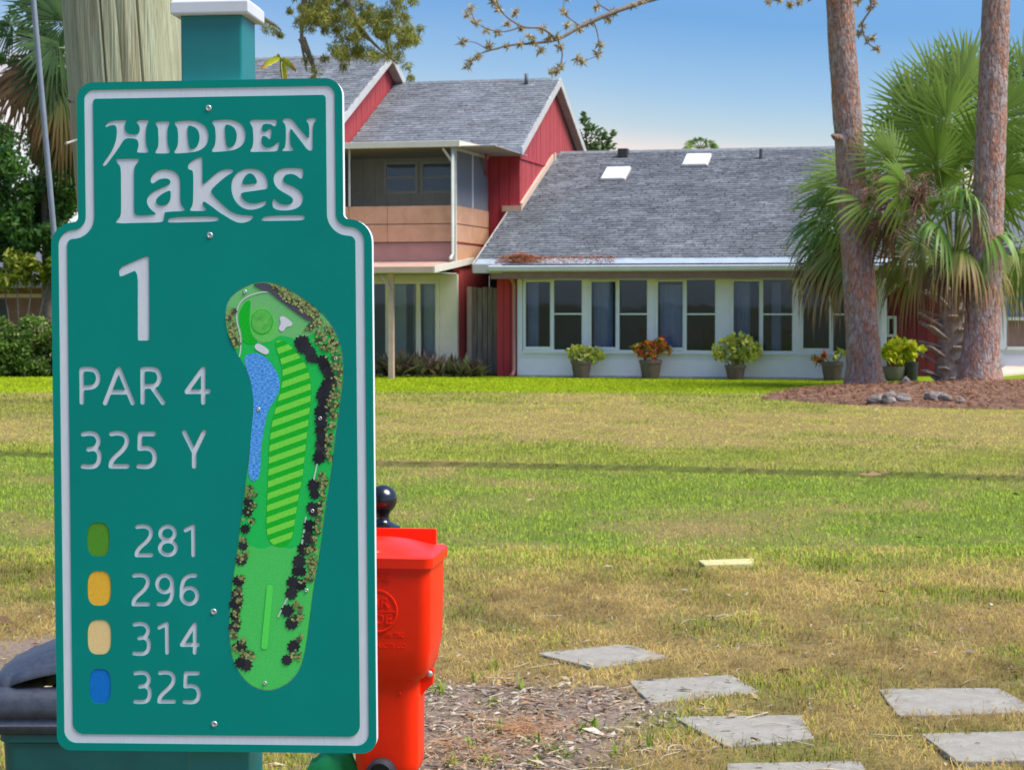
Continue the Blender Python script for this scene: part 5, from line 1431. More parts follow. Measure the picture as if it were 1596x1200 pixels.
x = RNG.uniform(3.4, 14, n); y = RNG.uniform(27.8, 36.5, n)
k_ = mulch_mask(x, y) > RNG.random(n) * .9 + .05
x, y = x[k_], y[k_]; n = len(x); a_ = RNG.random(n) * 6.28
V, F = quads(np.stack([x, y, mulch_z(x, y) + .012 + .02 * RNG.random(n)], 1), unit(np.stack([RNG.normal(0, .4, n), RNG.normal(0, .4, n), np.ones(n)], 1)), unit(np.stack([np.cos(a_), np.sin(a_), RNG.normal(0, .25, n)], 1)), RNG.uniform(.06, .18, n), RNG.uniform(.006, .022, n))
tag(link('pine_straw', np_mesh('pine_straw', V, F, leafm('pine straw', [(.28, .135, .07), (.19, .085, .045), (.38, .21, .12), (.12, .055, .03)], .05, .9))), 'red-brown pine straw and bark chips heaped under the trees', 'pine straw', kind='stuff')

def rock(x, y, Y, r, lab, grp='weathered grey rocks on the mulch bed'):
    p = at(x, y, Y); bm = bmesh.new(); bmesh.ops.create_icosphere(bm, subdivisions=3, radius=1)
    sd = Vector((random.random() * 9, random.random() * 9, random.random() * 9))
    from mathutils import noise as mn
    r *= .8
    sx, sy, sz = r * random.uniform(.8, 1.15), r * random.uniform(.7, 1), r * random.uniform(.7, 1.0)
    for v in bm.verts:
        q = v.co * (1 + .42 * mn.noise(v.co * 1.5 + sd) + .18 * mn.noise(v.co * 3.6 + sd))
        v.co = Vector((q.x * sx, q.y * sy, q.z * sz))
    me = bpy.data.meshes.new('rock'); bm.to_mesh(me); bm.free(); me.materials.append(M['stone']); me.shade_smooth()
    o = link('rock', me, None, (p.x, Y, float(mulch_z(p.x, Y)) + sz * .22), (0, 0, random.random() * 6))
    tag(o, lab, 'rock', grp)
for a in [(1366, 628, 29.6, .17, 'weathered grey rock at the left end of the clump below the left pine'), (1384, 630, 29.5, .14, 'small weathered grey rock in the middle of the clump below the left pine, lowest one'), (1388, 622, 29.9, .16, 'weathered grey rock at the back of the clump below the left pine'),
          (1405, 626, 29.7, .17, 'weathered grey rock at the right end of the clump below the left pine'), (1456, 627, 29.8, .18, 'larger dark grey rock below the cabbage palm trunk, left of a pair'), (1472, 627, 29.7, .14, 'smaller grey rock below the cabbage palm trunk, right of a pair'), (1412, 604, 33.2, .14, 'low grey rock between the left pine and the palm trunk'), (1497, 632, 29.3, .09, 'small reddish-grey rock alone on the mulch below the right pine')]:
    rock(*a)

# ------------------------------------------------------------------ pines
m_pine, ntp, bp0, Np, Lp = nodes('pine bark')
tcp = Np('ShaderNodeTexCoord'); mpp = Np('ShaderNodeMapping'); mpp.inputs['Scale'].default_value = (1, 1, .34)
Lp(tcp.outputs['Object'], mpp.inputs['Vector'])
nzp = Np('ShaderNodeTexNoise'); nzp.inputs['Scale'].default_value = 5; nzp.inputs['Detail'].default_value = 5
Lp(mpp.outputs[0], nzp.inputs['Vector'])
mxp = Np('ShaderNodeMix'); mxp.data_type = 'RGBA'; mxp.inputs['Factor'].default_value = .2
Lp(mpp.outputs[0], mxp.inputs['A']); Lp(nzp.outputs['Color'], mxp.inputs['B'])
vop = Np('ShaderNodeTexVoronoi'); vop.feature = 'DISTANCE_TO_EDGE'; vop.inputs['Scale'].default_value = 17
Lp(mxp.outputs['Result'], vop.inputs['Vector'])
voc = Np('ShaderNodeTexVoronoi'); voc.feature = 'F1'; voc.inputs['Scale'].default_value = 17
Lp(mxp.outputs['Result'], voc.inputs['Vector'])
rpc = Np('ShaderNodeValToRGB'); cr = rpc.color_ramp
cr.elements[0].color = (.40, .245, .19, 1); cr.elements[1].color = (.42, .335, .31, 1)
for ps, c_ in ((.3, (.46, .235, .16, 1)), (.45, (.40, .295, .26, 1)), (.75, (.37, .275, .245, 1))):
    e = cr.elements.new(ps); e.color = c_
sepc = Np('ShaderNodeSeparateColor'); Lp(voc.outputs['Color'], sepc.inputs[0]); Lp(sepc.outputs[0], rpc.inputs[0])
rpe = Np('ShaderNodeValToRGB'); rpe.color_ramp.elements[0].position = .0; rpe.color_ramp.elements[1].position = .16
rpe.color_ramp.elements[0].color = (.70, .64, .62, 1)
Lp(vop.outputs['Distance'], rpe.inputs[0])
mlp = Np('ShaderNodeMix'); mlp.data_type = 'RGBA'; mlp.blend_type = 'MULTIPLY'; mlp.inputs['Factor'].default_value = 1
Lp(rpc.outputs[0], mlp.inputs['A']); Lp(rpe.outputs[0], mlp.inputs['B'])
nz2 = Np('ShaderNodeTexNoise'); nz2.inputs['Scale'].default_value = 28; nz2.inputs['Detail'].default_value = 6; Lp(mpp.outputs[0], nz2.inputs['Vector'])
mr2 = Np('ShaderNodeMapRange'); mr2.inputs['From Min'].default_value = .3; mr2.inputs['From Max'].default_value = .7; mr2.inputs['To Min'].default_value = .65; mr2.inputs['To Max'].default_value = 1.3
Lp(nz2.outputs['Fac'], mr2.inputs['Value'])
vsc = Np('ShaderNodeVectorMath'); vsc.operation = 'SCALE'; Lp(mlp.outputs['Result'], vsc.inputs[0]); Lp(mr2.outputs[0], vsc.inputs['Scale'])
Lp(vsc.outputs[0], bp0.inputs['Base Color']); bp0.inputs['Roughness'].default_value = .95; bp0.inputs['Specular IOR Level'].default_value = .15
bpp = Np('ShaderNodeBump'); bpp.inputs['Strength'].default_value = .9; bpp.inputs['Distance'].default_value = .03
adp = Np('ShaderNodeMath'); adp.operation = 'ADD'; Lp(rpe.outputs[0], adp.inputs[0]); Lp(mr2.outputs[0], adp.inputs[1])
Lp(adp.outputs[0], bpp.inputs['Height']); Lp(bpp.outputs[0], bp0.inputs['Normal'])

def trunk_mesh(name, pts, Y, parent, mat, NS=64, NR=110, seed=0, inv=Vector((0, 0, 0)), rough=.02):
    """pts: (x px, y px, width px) from the root up"""
    P = [at(x, y, Y) for x, y, w in pts]; W = [w / FPX * Y / 2 for _, _, w in pts]
    zs = np.array([p.z for p in P]); xs_ = np.array([p.x for p in P]); ws = np.array(W)
    zz = np.linspace(zs[0], zs[-1], NR)
    cx = np.interp(zz, zs, xs_); rr = np.interp(zz, zs, ws)
    for _ in range(3):
        cx[1:-1] = (cx[:-2] + 2 * cx[1:-1] + cx[2:]) / 4; rr[1:-1] = (rr[:-2] + 2 * rr[1:-1] + rr[2:]) / 4
    th = np.arange(NS) / NS * 2 * math.pi
    T, ZZ = np.meshgrid(th, zz)
    f = fbm(T * 4.5 + seed, ZZ * 2.6, 3, seed) - .5
    g = np.abs(fbm(T * 7 + seed * 3, ZZ * 3.2 + 5, 3, seed + 1) - .5)
    lob = .10 * np.sin(T * 5 + seed) * np.exp(-(ZZ - zz[0]) / .35)
    rad = rr[:, None] * (1 + lob + .05 * f) + rough * np.minimum(1, g * 7) - rough
    V = np.stack([cx[:, None] + rad * np.cos(T), Y + rad * np.sin(T), ZZ], -1).reshape(-1, 3) - np.array(inv)
    I = np.arange(NS * NR).reshape(NR, NS)
    Fq = np.stack([I[:-1], np.roll(I, -1, 1)[:-1], np.roll(I, -1, 1)[1:], I[1:]], -1).reshape(-1, 4)
    return link(name, np_mesh(name, V, Fq, mat, None, True), parent)
P1Y, P2Y = 35.3, 33.8
b1 = at(1348, 606, P1Y); pine1 = empty('pine_tree', (b1.x, P1Y, 0), 0, 'tall reddish pine trunk left of the cabbage palm, with a bare-looking budding branch', 'tree', 'pines on the mulch bed')
b2 = at(1527, 612, P2Y); pine2 = empty('pine_tree', (b2.x, P2Y, 0), 0, 'tall reddish pine trunk at the right edge, close in front of the cabbage palm', 'tree', 'pines on the mulch bed')
i1, i2 = Vector(pine1.location), Vector(pine2.location)
trunk_mesh('trunk', [(1350, 640, 96), (1349, 612, 80), (1348, 600, 66), (1347, 575, 56), (1344, 520, 52), (1338, 420, 50), (1329, 302, 47), (1322, 200, 45), (1313, 80, 44), (1309, 0, 43), (1300, -200, 38), (1292, -500, 30)], P1Y, pine1, m_pine, seed=1, inv=i1)
trunk_mesh('trunk', [(1529, 650, 104), (1528, 618, 92), (1527, 605, 78), (1527, 575, 66), (1529, 540, 58), (1534, 440, 52), (1541, 302, 49), (1548, 120, 45), (1553, 0, 43), (1560, -200, 39), (1568, -500, 31)], P2Y, pine2, m_pine, seed=4, inv=i2)
# broken limb stub on the left pine
MB().tube([at(1318, 216, P1Y - .1) - i1, at(1301, 214, P1Y - .25) - i1, at(1297, 211, P1Y - .3) - i1], [.09, .06, .03], 10).build('branch_stub', m_pine, pine1, True)
# long branch of the left pine reaching over the roofs
def branch(parent, inv, pts, r0, r1, name='branch'):
    p = [Vector(at(x, y, Y)) - inv for x, y, Y in pts]
    c = [Vector(q) for q in catmull([tuple(q) for q in p], 5)] if len(p) > 2 else p
    c = [Vector(q) for q in c]
    n = len(c); return MB().tube(c, [r0 + (r1 - r0) * i / (n - 1) for i in range(n)], 7).build(name, M['bark_thin'], parent, True)
def catmull3(p, k=5):
    return catmull(p, k)
BRS = [([(1302, -190, 35.3), (1180, -90, 34.2), (1060, -18, 33.2), (1000, 4, 32.7), (955, 20, 32.4), (905, 42, 32.2), (868, 62, 32), (830, 68, 31.9), (790, 72, 31.8), (748, 84, 31.7)], .062, .009),
       ([(868, 60, 32), (876, 80, 32), (874, 100, 32), (868, 112, 31.9)], .018, .006), ([(868, 62, 32), (845, 45, 31.8), (815, 42, 31.7), (785, 22, 31.6), (770, -8, 31.5)], .022, .010),
       ([(815, 42, 31.7), (780, 50, 31.6), (745, 38, 31.5), (733, 14, 31.5)], .014, .006), ([(790, 72, 31.8), (765, 78, 31.7), (738, 66, 31.6), (718, 68, 31.5)], .012, .005), ([(905, 42, 32.2), (925, 36, 32.3), (934, 70, 32.3), (931, 86, 32.2), (912, 95, 32.2)], .014, .005),
       ([(905, 42, 32.2), (882, 22, 32.4), (878, -6, 32.5)], .014, .006), ([(955, 20, 32.4), (935, 8, 32.5), (925, -8, 32.5)], .014, .006), ([(748, 84, 31.7), (735, 96, 31.7), (728, 104, 31.7)], .008, .004)]
for p, r0, r1 in BRS: branch(pine1, i1, p, r0, r1)
branch(pine1, i1, [(1320, -120, 35.2), (1270, -50, 35), (1225, -8, 34.8), (1198, 4, 34.8)], .03, .008)
branch(pine1, i1, [(1312, -60, 35.2), (1345, -20, 34.6), (1358, 10, 34.5), (1344, 38, 34.5), (1352, 66, 34.5), (1368, 78, 34.5)], .03, .008)
TU = [(735, 14), (742, 36), (728, 24), (770, 4), (778, 14), (790, 38), (803, 20), (812, 44), (776, 52), (762, 72), (745, 86), (720, 66), (733, 95), (728, 104), (790, 74), (812, 70), (832, 66), (846, 46), (856, 60), (868, 58), (872, 74), (880, 20), (884, 40), (902, 46), (918, 36), (934, 70), (932, 84), (908, 96), (900, 92), (868, 110), (874, 104), (860, 113), (955, 20), (948, 30), (930, 12), (885, -4), (765, -6), (1000, 2), (984, 10), (842, 80), (826, 58), (758, 48), (1198, 4), (1215, 0), (1245, 3), (1262, -4), (1232, 8), (1344, 40), (1352, 62), (1368, 76), (1340, 52), (1356, 14), (1338, 4), (1364, 4), (1360, 60)]
cen, nor, alo, LL, WW = [], [], [], [], []
for x, y in TU:
    Y = float(np.interp(x, [700, 868, 1000, 1200, 1380], [31.5, 32, 32.7, 34.8, 34.5]))
    c = np.array(at(x, y, Y) - i1); m_ = random.randint(34, 52)
    d = unit(RNG.normal(0, 1, (m_, 3)) + [0, 0, -.1])
    L_ = RNG.uniform(.05, .15, m_)
    cen.append(c + d * L_[:, None] * .5); alo.append(d); nor.append(unit(np.cross(d, RNG.normal(0, 1, (m_, 3))))); LL.append(L_); WW.append(RNG.uniform(.016, .036, m_))
V, F = quads(np.vstack(cen), np.vstack(nor), np.vstack(alo), np.concatenate(LL), np.concatenate(WW), .1)
o = link('needle_tufts', np_mesh('needle_tufts', V, F, leafm('tuft', [(.56, .44, .28), (.68, .58, .40), (.36, .33, .13), (.46, .30, .17), (.42, .40, .17)], .45, .8)), pine1); o['kind'] = 'stuff'

# ------------------------------------------------------------------ palms
PM_ = [leafm('palm frond green', [(.13, .23, .022), (.20, .31, .035), (.10, .18, .02)], .3, .5, along=(.86, 1.05, (.34, .24, .09))),
       leafm('palm frond deep', [(.11, .19, .02), (.16, .25, .03), (.085, .15, .018)], .3, .55, along=(.9, 1.1, (.2, .2, .08))),
       leafm('palm frond old', [(.20, .26, .04), (.28, .31, .06), (.15, .22, .04)], .3, .5, along=(.35, .95, (.42, .235, .115))),
       leafm('palm frond dead', [(.16, .088, .038), (.10, .055, .024), (.21, .13, .06)], .15, .9),
       leafm('palm frond bright', [(.15, .30, .05), (.22, .36, .07), (.11, .24, .05)], .35, .38, along=(.72, 1.0, (.46, .34, .15)))]
PM_ += [leafm('palm frond shaded', [(.018, .050, .011), (.032, .072, .015), (.013, .038, .010)], .15, .75, along=(.8, 1.05, (.10, .085, .03))), leafm('palm frond olive', [(.05, .065, .012), (.085, .09, .018), (.04, .055, .012)], .15, .75, along=(.4, 1.0, (.17, .095, .04)))]  # fan palm leaves darkened in colour for a canopy's shade, canopy not built
def frond(parent, P0, P1, r, normal, droop, mi, n=34, spread=125, sag=.15, name='frond'):
    P0, P1 = Vector(P0), Vector(P1)
    L_ = (P1 - P0).length
    mid = (P0 + P1) / 2 + Vector((0, 0, L_ * sag))
    pet = [P0 * (1 - t) ** 2 + mid * 2 * t * (1 - t) + P1 * t * t for t in np.linspace(0, 1, 7)]
    d = (pet[-1] - pet[-2]).normalized()
    nr = Vector(normal); nr = (nr - d * nr.dot(d))
    if nr.length < .1: nr = Vector((0, -1, .3)) - d * d.dot(Vector((0, -1, .3)))
    nr.normalize(); sd = d.cross(nr)
    V, F, A, MI = [], [], [], []
    mb = MB().tube(pet, [.024 - .010 * i / 6 for i in range(7)], 6)
    V += mb.v; F4 = [f for f in mb.f if len(f) == 4]; A += [0] * len(mb.v)
    nf = len(F4)
    dA = 2 * spread / (n - 1)
    J = 6
    for i in range(n):
        a = R(-spread + dA * i + random.uniform(-1.5, 1.5))
        dr = d * math.cos(a) + sd * math.sin(a)
        ln = r * (.70 + .30 * math.cos(a * .8)) * random.uniform(.9, 1.08)
        hub = P1 + d * (.16 * r * max(0, math.cos(a)))
        tip_dr = random.uniform(.7, 1.4) * droop
        ws = dr.cross(nr).normalized()
        b = len(V)
        for j in range(J):
            t = j / (J - 1)
            w = math.radians(dA) * ln * t * .62 if t < .45 else math.radians(dA) * ln * .45 * .62 * (1 - (t - .45) / .55) ** .75
            w = max(w, .001)
            p = hub + dr * ln * t - nr * (.22 * r * abs(math.sin(a)) ** 2 * t) + Vector((0, 0, -1)) * (tip_dr * ln * (t ** 2.1)) - dr * (tip_dr * .30 * ln * t ** 3)
            q = w * .45 * (1 if i % 2 else -1)
            V += [p - ws * w, p + nr * (.012 * (1 - t)) , p + ws * w]; A += [t] * 3
        for j in range(J - 1):
            for q in range(2): F4.append((b + 3 * j + q, b + 3 * j + 1 + q, b + 3 * j + 4 + q, b + 3 * j + 3 + q))
    me = np_mesh(name, np.array(V), np.array(F4), [M['petiole'], PM_[mi]], None, False, A)
    idx = np.ones(len(me.polygons), np.int32); idx[:nf] = 0
    me.polygons.foreach_set('material_index', idx)
    return link(name, me, parent)
PY = 35.4
pb_ = at(1481, 606, PY)
palm = empty('cabbage_palm', (pb_.x, PY, 0), 0, 'bushy cabbage palm with a boot-covered trunk between the two pines', 'palm')
ip = Vector(palm.location)
trunk_mesh('trunk', [(1481, 632, 56), (1481, 600, 46), (1483, 540, 40), (1486, 470, 40), (1488, 420, 34), (1488, 395, 18)], PY, palm, M['boot'], seed=7, inv=ip, rough=.015)
# leaf boots: split stubs of old petioles all round the trunk
for i in range(46):
    z_y = 604 - i * 3.6; a = i * 2.4 + random.uniform(-.25, .25)
    c = at(np.interp(z_y, [420, 600], [1487, 1481]), z_y, PY) - ip
    rr_ = .17; o_ = Vector((math.cos(a), math.sin(a), 0))
    ln = random.uniform(.18, .30) + (.22 if (abs(o_.x + .9) < .25) else 0); el = random.uniform(.25, .75)
    tipv = c + o_ * (rr_ + ln * math.cos(el)) + Vector((0, 0, ln * math.sin(el)))
    basev = c + o_ * (rr_ - .05)
    sd = Vector((-o_.y, o_.x, 0))
    mb = MB()
    for s_ in (-1, 1):
        mb.bar(basev + sd * (.055 * s_), tipv + sd * (.03 * s_), .10, .045, up=o_)
    mb.bar(basev + (tipv - basev) * .5, tipv + (tipv - basev) * random.uniform(.0, .15), .10, .04, up=o_)
    mb.build('leaf_boot', M['boot'], palm, bevel=.006, seg=1)
CB = at(1487, 415, PY) - ip
FR = [  # hub x, y, depth offset, fan radius px, droop, material, facing normal
    (1442, 205, .3, 100, .04, 1, (.1, -1, .2)), (1495, 165, .6, 105, .02, 1, (0, -1, .1)), (1552, 190, .2, 100, .05, 1, (-.2, -1, .2)), (1398, 262, -.3, 92, .10, 1, (.2, -1, .5)), (1603, 235, .2, 95, .08, 1, (-.3, -1, .4)),
    (1462, 262, -.5, 92, .12, 0, (.1, -1, .4)), (1522, 248, -.4, 98, .18, 0, (-.1, -1, .4)), (1590, 180, .6, 95, .05, 1, (-.2, -1, .2)),
    (1372, 318, -.2, 90, .22, 0, (.2, -.9, .8)), (1418, 300, -.7, 85, .28, 0, (0, -1, .7)), (1345, 275, .5, 95, .22, 1, (.3, -.9, .7)), (1322, 330, .6, 95, .26, 0, (.3, -.8, .8)), (1600, 318, -.1, 95, .32, 0, (-.3, -.9, .8)), (1555, 290, -.7, 90, .4, 0, (-.1, -1, .7)),
    (1338, 372, .5, 95, .7, 2, (.3, -.8, .8)), (1322, 392, .4, 92, .95, 2, (.3, -.7, .8)), (1300, 380, .7, 88, .9, 2, (.3, -.7, .8)), (1290, 350, .9, 85, .6, 4, (.3, -.7, .8)), (1285, 400, .9, 70, 1.0, 3, (.3, -.7, .8)), (1352, 405, .2, 80, .85, 2, (.3, -.8, .8)), (1310, 365, 1.2, 90, .4, 0, (.3, -.6, .9)), (1300, 300, 1.3, 85, .3, 1, (.3, -.7, .8)),
    (1502, 325, -1.3, 112, .75, 4, (0, -1, .8)), (1472, 362, -1.2, 100, .8, 4, (.2, -1, .7)), (1532, 372, -1.35, 96, .85, 4, (-.2, -1, .7)), (1448, 390, -.8, 85, .9, 2, (.2, -1, .7)), (1500, 390, -1.4, 88, .95, 2, (0, -1, .6)),
    (1612, 375, -.4, 105, .7, 4, (-.3, -.9, .7)), (1590, 395, -.8, 90, .85, 0, (-.3, -.9, .7)), (1405, 402, .9, 85, .6, 2, (.2, -.8, .8)), (1420, 360, .8, 90, .4, 1, (.1, -.8, .7)), (1560, 400, .7, 85, .6, 2, (-.2, -.8, .7)), (1480, 240, 1.2, 100, .1, 1, (0, -1, .3)), (1540, 240, 1.3, 95, .1, 1, (0, -1, .3)), (1440, 330, 1.4, 90, .2, 1, (0, -1, .4)),
    (1462, 150, .8, 100, .05, 1, (.1, -1, .2)), (1505, 130, .9, 98, .04, 1, (0, -1, .1)), (1545, 140, 1.0, 98, .05, 1, (-.1, -1, .2)), (1592, 130, .9, 95, .05, 1, (-.2, -1, .2)), (1475, 200, .2, 95, .1, 0, (0, -1, .3)), (1425, 175, .9, 92, .06, 1, (.2, -1, .2)), (1610, 290, .3, 95, .2, 1, (-.3, -1, .5)),
    (1415, 225, .9, 95, .12, 0, (.1, -1, .3)), (1380, 300, 1.0, 92, .3, 0, (.2, -.9, .6)), (1365, 360, .9, 92, .45, 0, (.3, -.8, .7)), (1470, 310, -.2, 92, .3, 0, (0, -1, .6)), (1535, 320, -.2, 92, .35, 0, (-.1, -1, .6)), (1320, 290, .9, 85, .3, 0, (.3, -.8, .7)), (1345, 340, 1.2, 92, .45, 4, (.3, -.7, .8)), (1570, 240, .9, 95, .15, 0, (-.2, -1, .3)), (1430, 420, .3, 75, .9, 2, (.2, -.8, .6)), (1545, 420, .2, 75, .9, 2, (-.2, -.8, .6)), (1480, 410, -1.2, 80, 1.0, 3, (0, -1, .5)), (1520, 405, -1.1, 82, 1.0, 2, (-.1, -1, .5))]
for hx, hy, dy, rp, dp, mi, nm in FR:
    frond(palm, CB + Vector((random.uniform(-.06, .06), random.uniform(-.06, .06), random.uniform(-.25, .15))), at(hx, hy, PY + dy) - ip, rp / FPX * PY, nm, dp, mi, n=random.randint(32, 40), spread=random.uniform(112, 135), sag=.10 + .05 * random.random())
for hx, hy, dy, rp in ((1392, 350, -.3, 70), (1405, 330, -.1, 60)):       # dead fronds hanging in the crown
    frond(palm, CB, at(hx, hy, PY + dy) - ip, rp / FPX * PY, (.2, -.8, .6), .8, 3, n=22, spread=100, sag=.12)
# dry fruit stalks
mb = MB()
for i in range(60):
    p = at(1435, 318, PY - .5) - ip; q = at(random.uniform(1345, 1455), random.uniform(268, 360), PY - random.uniform(.2, .9)) - ip
    m2 = (p + q) / 2 + Vector((0, 0, random.uniform(0, .25)))
    mb.tube([p, m2, q, q + Vector((random.uniform(-.2, .05), random.uniform(-.1, .1), -random.uniform(.1, .35)))], [.012, .010, .007, .004], 5)
    for j in range(7):
        a = q + Vector((random.gauss(0, .12), random.gauss(0, .1), random.gauss(-.08, .12)))
        mb.tube([q, a], [.006, .004], 4)
mb.tube([CB, at(1440, 330, PY - .4) - ip], [.02, .015], 6)
mb.build('fruit_stalk', pm('dry stalk', (.26, .135, .09), (.40, .24, .16), scale=14, rough=.95), palm, True)

LY = 30.0
lp = empty('fan_palm', (at(160, 600, LY).x, LY, 0), 0, 'fan palm behind the utility pole with hanging brown dead fronds', 'palm')
il = Vector(lp.location)
trunk_mesh('trunk', [(165, 640, 44), (165, 500, 40), (160, 300, 38), (155, 120, 36), (152, 60, 20)], LY, lp, M['boot'], seed=9, inv=il)
CL = at(152, 95, LY) - il
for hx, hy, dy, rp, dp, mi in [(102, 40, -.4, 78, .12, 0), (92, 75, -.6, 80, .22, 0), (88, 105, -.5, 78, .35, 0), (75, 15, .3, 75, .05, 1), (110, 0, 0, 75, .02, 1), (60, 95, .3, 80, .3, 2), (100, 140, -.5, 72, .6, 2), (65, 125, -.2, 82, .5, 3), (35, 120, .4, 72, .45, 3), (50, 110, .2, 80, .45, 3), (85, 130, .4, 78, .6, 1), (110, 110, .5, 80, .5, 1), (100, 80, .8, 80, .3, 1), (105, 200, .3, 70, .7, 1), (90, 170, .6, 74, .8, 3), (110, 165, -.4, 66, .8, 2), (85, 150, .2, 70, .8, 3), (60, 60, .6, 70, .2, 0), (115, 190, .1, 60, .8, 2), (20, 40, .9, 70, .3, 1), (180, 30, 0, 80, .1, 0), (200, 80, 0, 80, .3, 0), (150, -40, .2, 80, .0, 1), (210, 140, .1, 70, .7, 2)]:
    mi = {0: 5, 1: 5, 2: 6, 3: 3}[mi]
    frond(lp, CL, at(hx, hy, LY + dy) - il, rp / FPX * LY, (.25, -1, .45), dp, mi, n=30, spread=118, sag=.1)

# small palm crown far behind the roof
FY = 66.0
fp = empty('palm_tree', (at(1092, 300, FY).x, FY, 0), 0, 'top of a distant palm showing over the shingle roof ridge', 'palm')
if_ = Vector(fp.location)
trunk_mesh('trunk', [(1092, 540, 12), (1092, 300, 10), (1092, 228, 8)], FY, fp, M['boot'], NS=14, NR=20, inv=if_)
for a in np.linspace(10, 170, 9):
    h = at(1092 + 17 * math.cos(R(a)), 231 - 9 * math.sin(R(a)), FY + random.uniform(-.3, .3)) - if_
    frond(fp, at(1092, 233, FY) - if_, h, 15 / FPX * FY, (0, -1, .5), .45, 1, n=16, spread=80, sag=.1)

# ------------------------------------------------------------------ broadleaf trees, hedge
def leaves_np(centers, radii, counts, size, flat=.0, droop=0.0, shape=(1, 1, 1), shell=.5):
    cen, nor, alo, LL = [], [], [], []
    for c, r, m_ in zip(centers, radii, counts):
        d = unit(RNG.normal(0, 1, (m_, 3)))
        q = RNG.random(m_) ** shell
        cen.append(np.array(c) + d * q[:, None] * r * np.array(shape))
        al = unit(RNG.normal(0, 1, (m_, 3)) + d * .5 + [0, 0, -droop]); alo.append(al)
        nor.append(unit(np.cross(al, RNG.normal(0, 1, (m_, 3))) + [0, 0, flat])); LL.append(size * RNG.uniform(.65, 1.3, m_))
    return np.vstack(cen), np.vstack(nor), np.vstack(alo), np.concatenate(LL)
def foliage(name, parent, inv, blobs, size, aspect, mat, droop=0.0, flat=.3, shell=.5):
    """blobs: (x px, y px, Y, radius px, count)"""
    C0 = [at(x, y, Y) - inv for x, y, Y, r, m_ in blobs]
    c, nr, al, L_ = leaves_np(C0, [r / FPX * Y for x, y, Y, r, m_ in blobs], [b[4] for b in blobs], size, flat, droop, shell=shell)
    V, F = quads(c, nr, al, L_, L_ * aspect, .06)
    o = link(name, np_mesh(name, V, F, mat), parent)
    o['kind'] = 'stuff'
    return o
LF = {'dark': leafm('dark leaf', [(.035, .11, .02), (.07, .17, .03), (.11, .22, .045), (.04, .08, .02)], .3, .4),
      'mid': leafm('mid leaf', [(.06, .12, .03), (.10, .17, .045), (.14, .20, .06)], .3, .45),
      'olive': leafm('olive leaf', [(.24, .27, .03), (.36, .35, .07), (.17, .21, .025), (.52, .46, .20)], .35, .6),
      'yellow': leafm('yellow-green leaf', [(.30, .34, .03), (.20, .27, .02), (.40, .40, .06), (.14, .20, .03)], .3, .45),
      'hedge': leafm('hedge leaf', [(.06, .13, .015), (.10, .19, .025), (.15, .23, .04), (.24, .28, .10)], .25, .4),
      'lime': leafm('variegated leaf', [(.52, .56, .05), (.66, .62, .12), (.28, .42, .03), (.78, .74, .26), (.20, .33, .04)], .3, .4),
      'lime2': leafm('bright lime leaf', [(.60, .64, .03), (.70, .68, .06), (.42, .54, .03)], .3, .4),
      'croton': leafm('croton leaf', [(.78, .14, .02), (.85, .30, .03), (.52, .05, .02), (.24, .28, .04), (.15, .18, .03), (.85, .46, .08)], .3, .4),
      'oyster': leafm('oyster plant leaf', [(.12, .17, .06), (.17, .08, .09), (.22, .24, .12), (.09, .08, .06), (.30, .22, .20)], .2, .4)}
# feathery tree whose drooping foliage hangs in at the top
TY = 27.0
ct = empty('cypress_tree', (at(330, 600, TY).x, TY, 0), 0, 'feathery olive tree behind the sign whose drooping foliage hangs over the left roof', 'tree')
ic = Vector(ct.location)
trunk_mesh('trunk', [(330, 660, 46), (330, 400, 38), (335, 100, 34), (345, -250, 26)], TY, ct, M['bark_thin'], NS=24, NR=40, inv=ic)
for p in ([(340, -120, TY), (420, -90, 26.5), (520, -50, 26.2), (600, -10, 26), (630, 40, 26)], [(520, -50, 26.2), (545, 10, 26), (575, 60, 26), (620, 100, 26)], [(470, -75, 26.4), (474, -10, 26.3), (470, 60, 26.2), (478, 112, 26.2)], [(470, 60, 26.2), (485, 95, 26.2), (492, 120, 26.2)], [(340, 20, TY), (390, 22, 26.6), (425, 38, 26.4), (438, 48, 26.4)]):
    q = [tuple(at(x, y, Y) - ic) for x, y, Y in p]
    c = catmull(q, 5); MB().tube([Vector(v) for v in c], [.05 * (1 - i / len(c)) + .006 for i in range(len(c))], 7).build('branch', M['bark_thin'], ct, True)
blobs = []
for i in range(230):
    x = random.uniform(468, 650); top = random.uniform(-60, 95)
    if x < 520 and top > 48: top -= 55
    if x > 625 and top > 70: top -= 25
    blobs.append((x, top, random.uniform(25.5, 26.8), random.uniform(6, 15), 78))
for x, y, r in ((480, 95, 11), (492, 112, 13), (486, 125, 9), (505, 92, 9), (622, 92, 13), (636, 105, 10), (600, 88, 12), (575, 80, 11), (630, 70, 14), (646, 55, 12), (655, 45, 8), (548, 84, 12), (640, 122, 7), (520, 76, 12), (415, 46, 9), (428, 48, 9), (438, 56, 6), (408, 35, 8), (535, 106, 8), (452, 18, 6), (460, -5, 10)):
    blobs.append((x, y, random.uniform(25.8, 26.4), r, 70))
foliage('foliage', ct, ic, blobs, .088, .14, LF['olive'], droop=1.2, flat=.1)

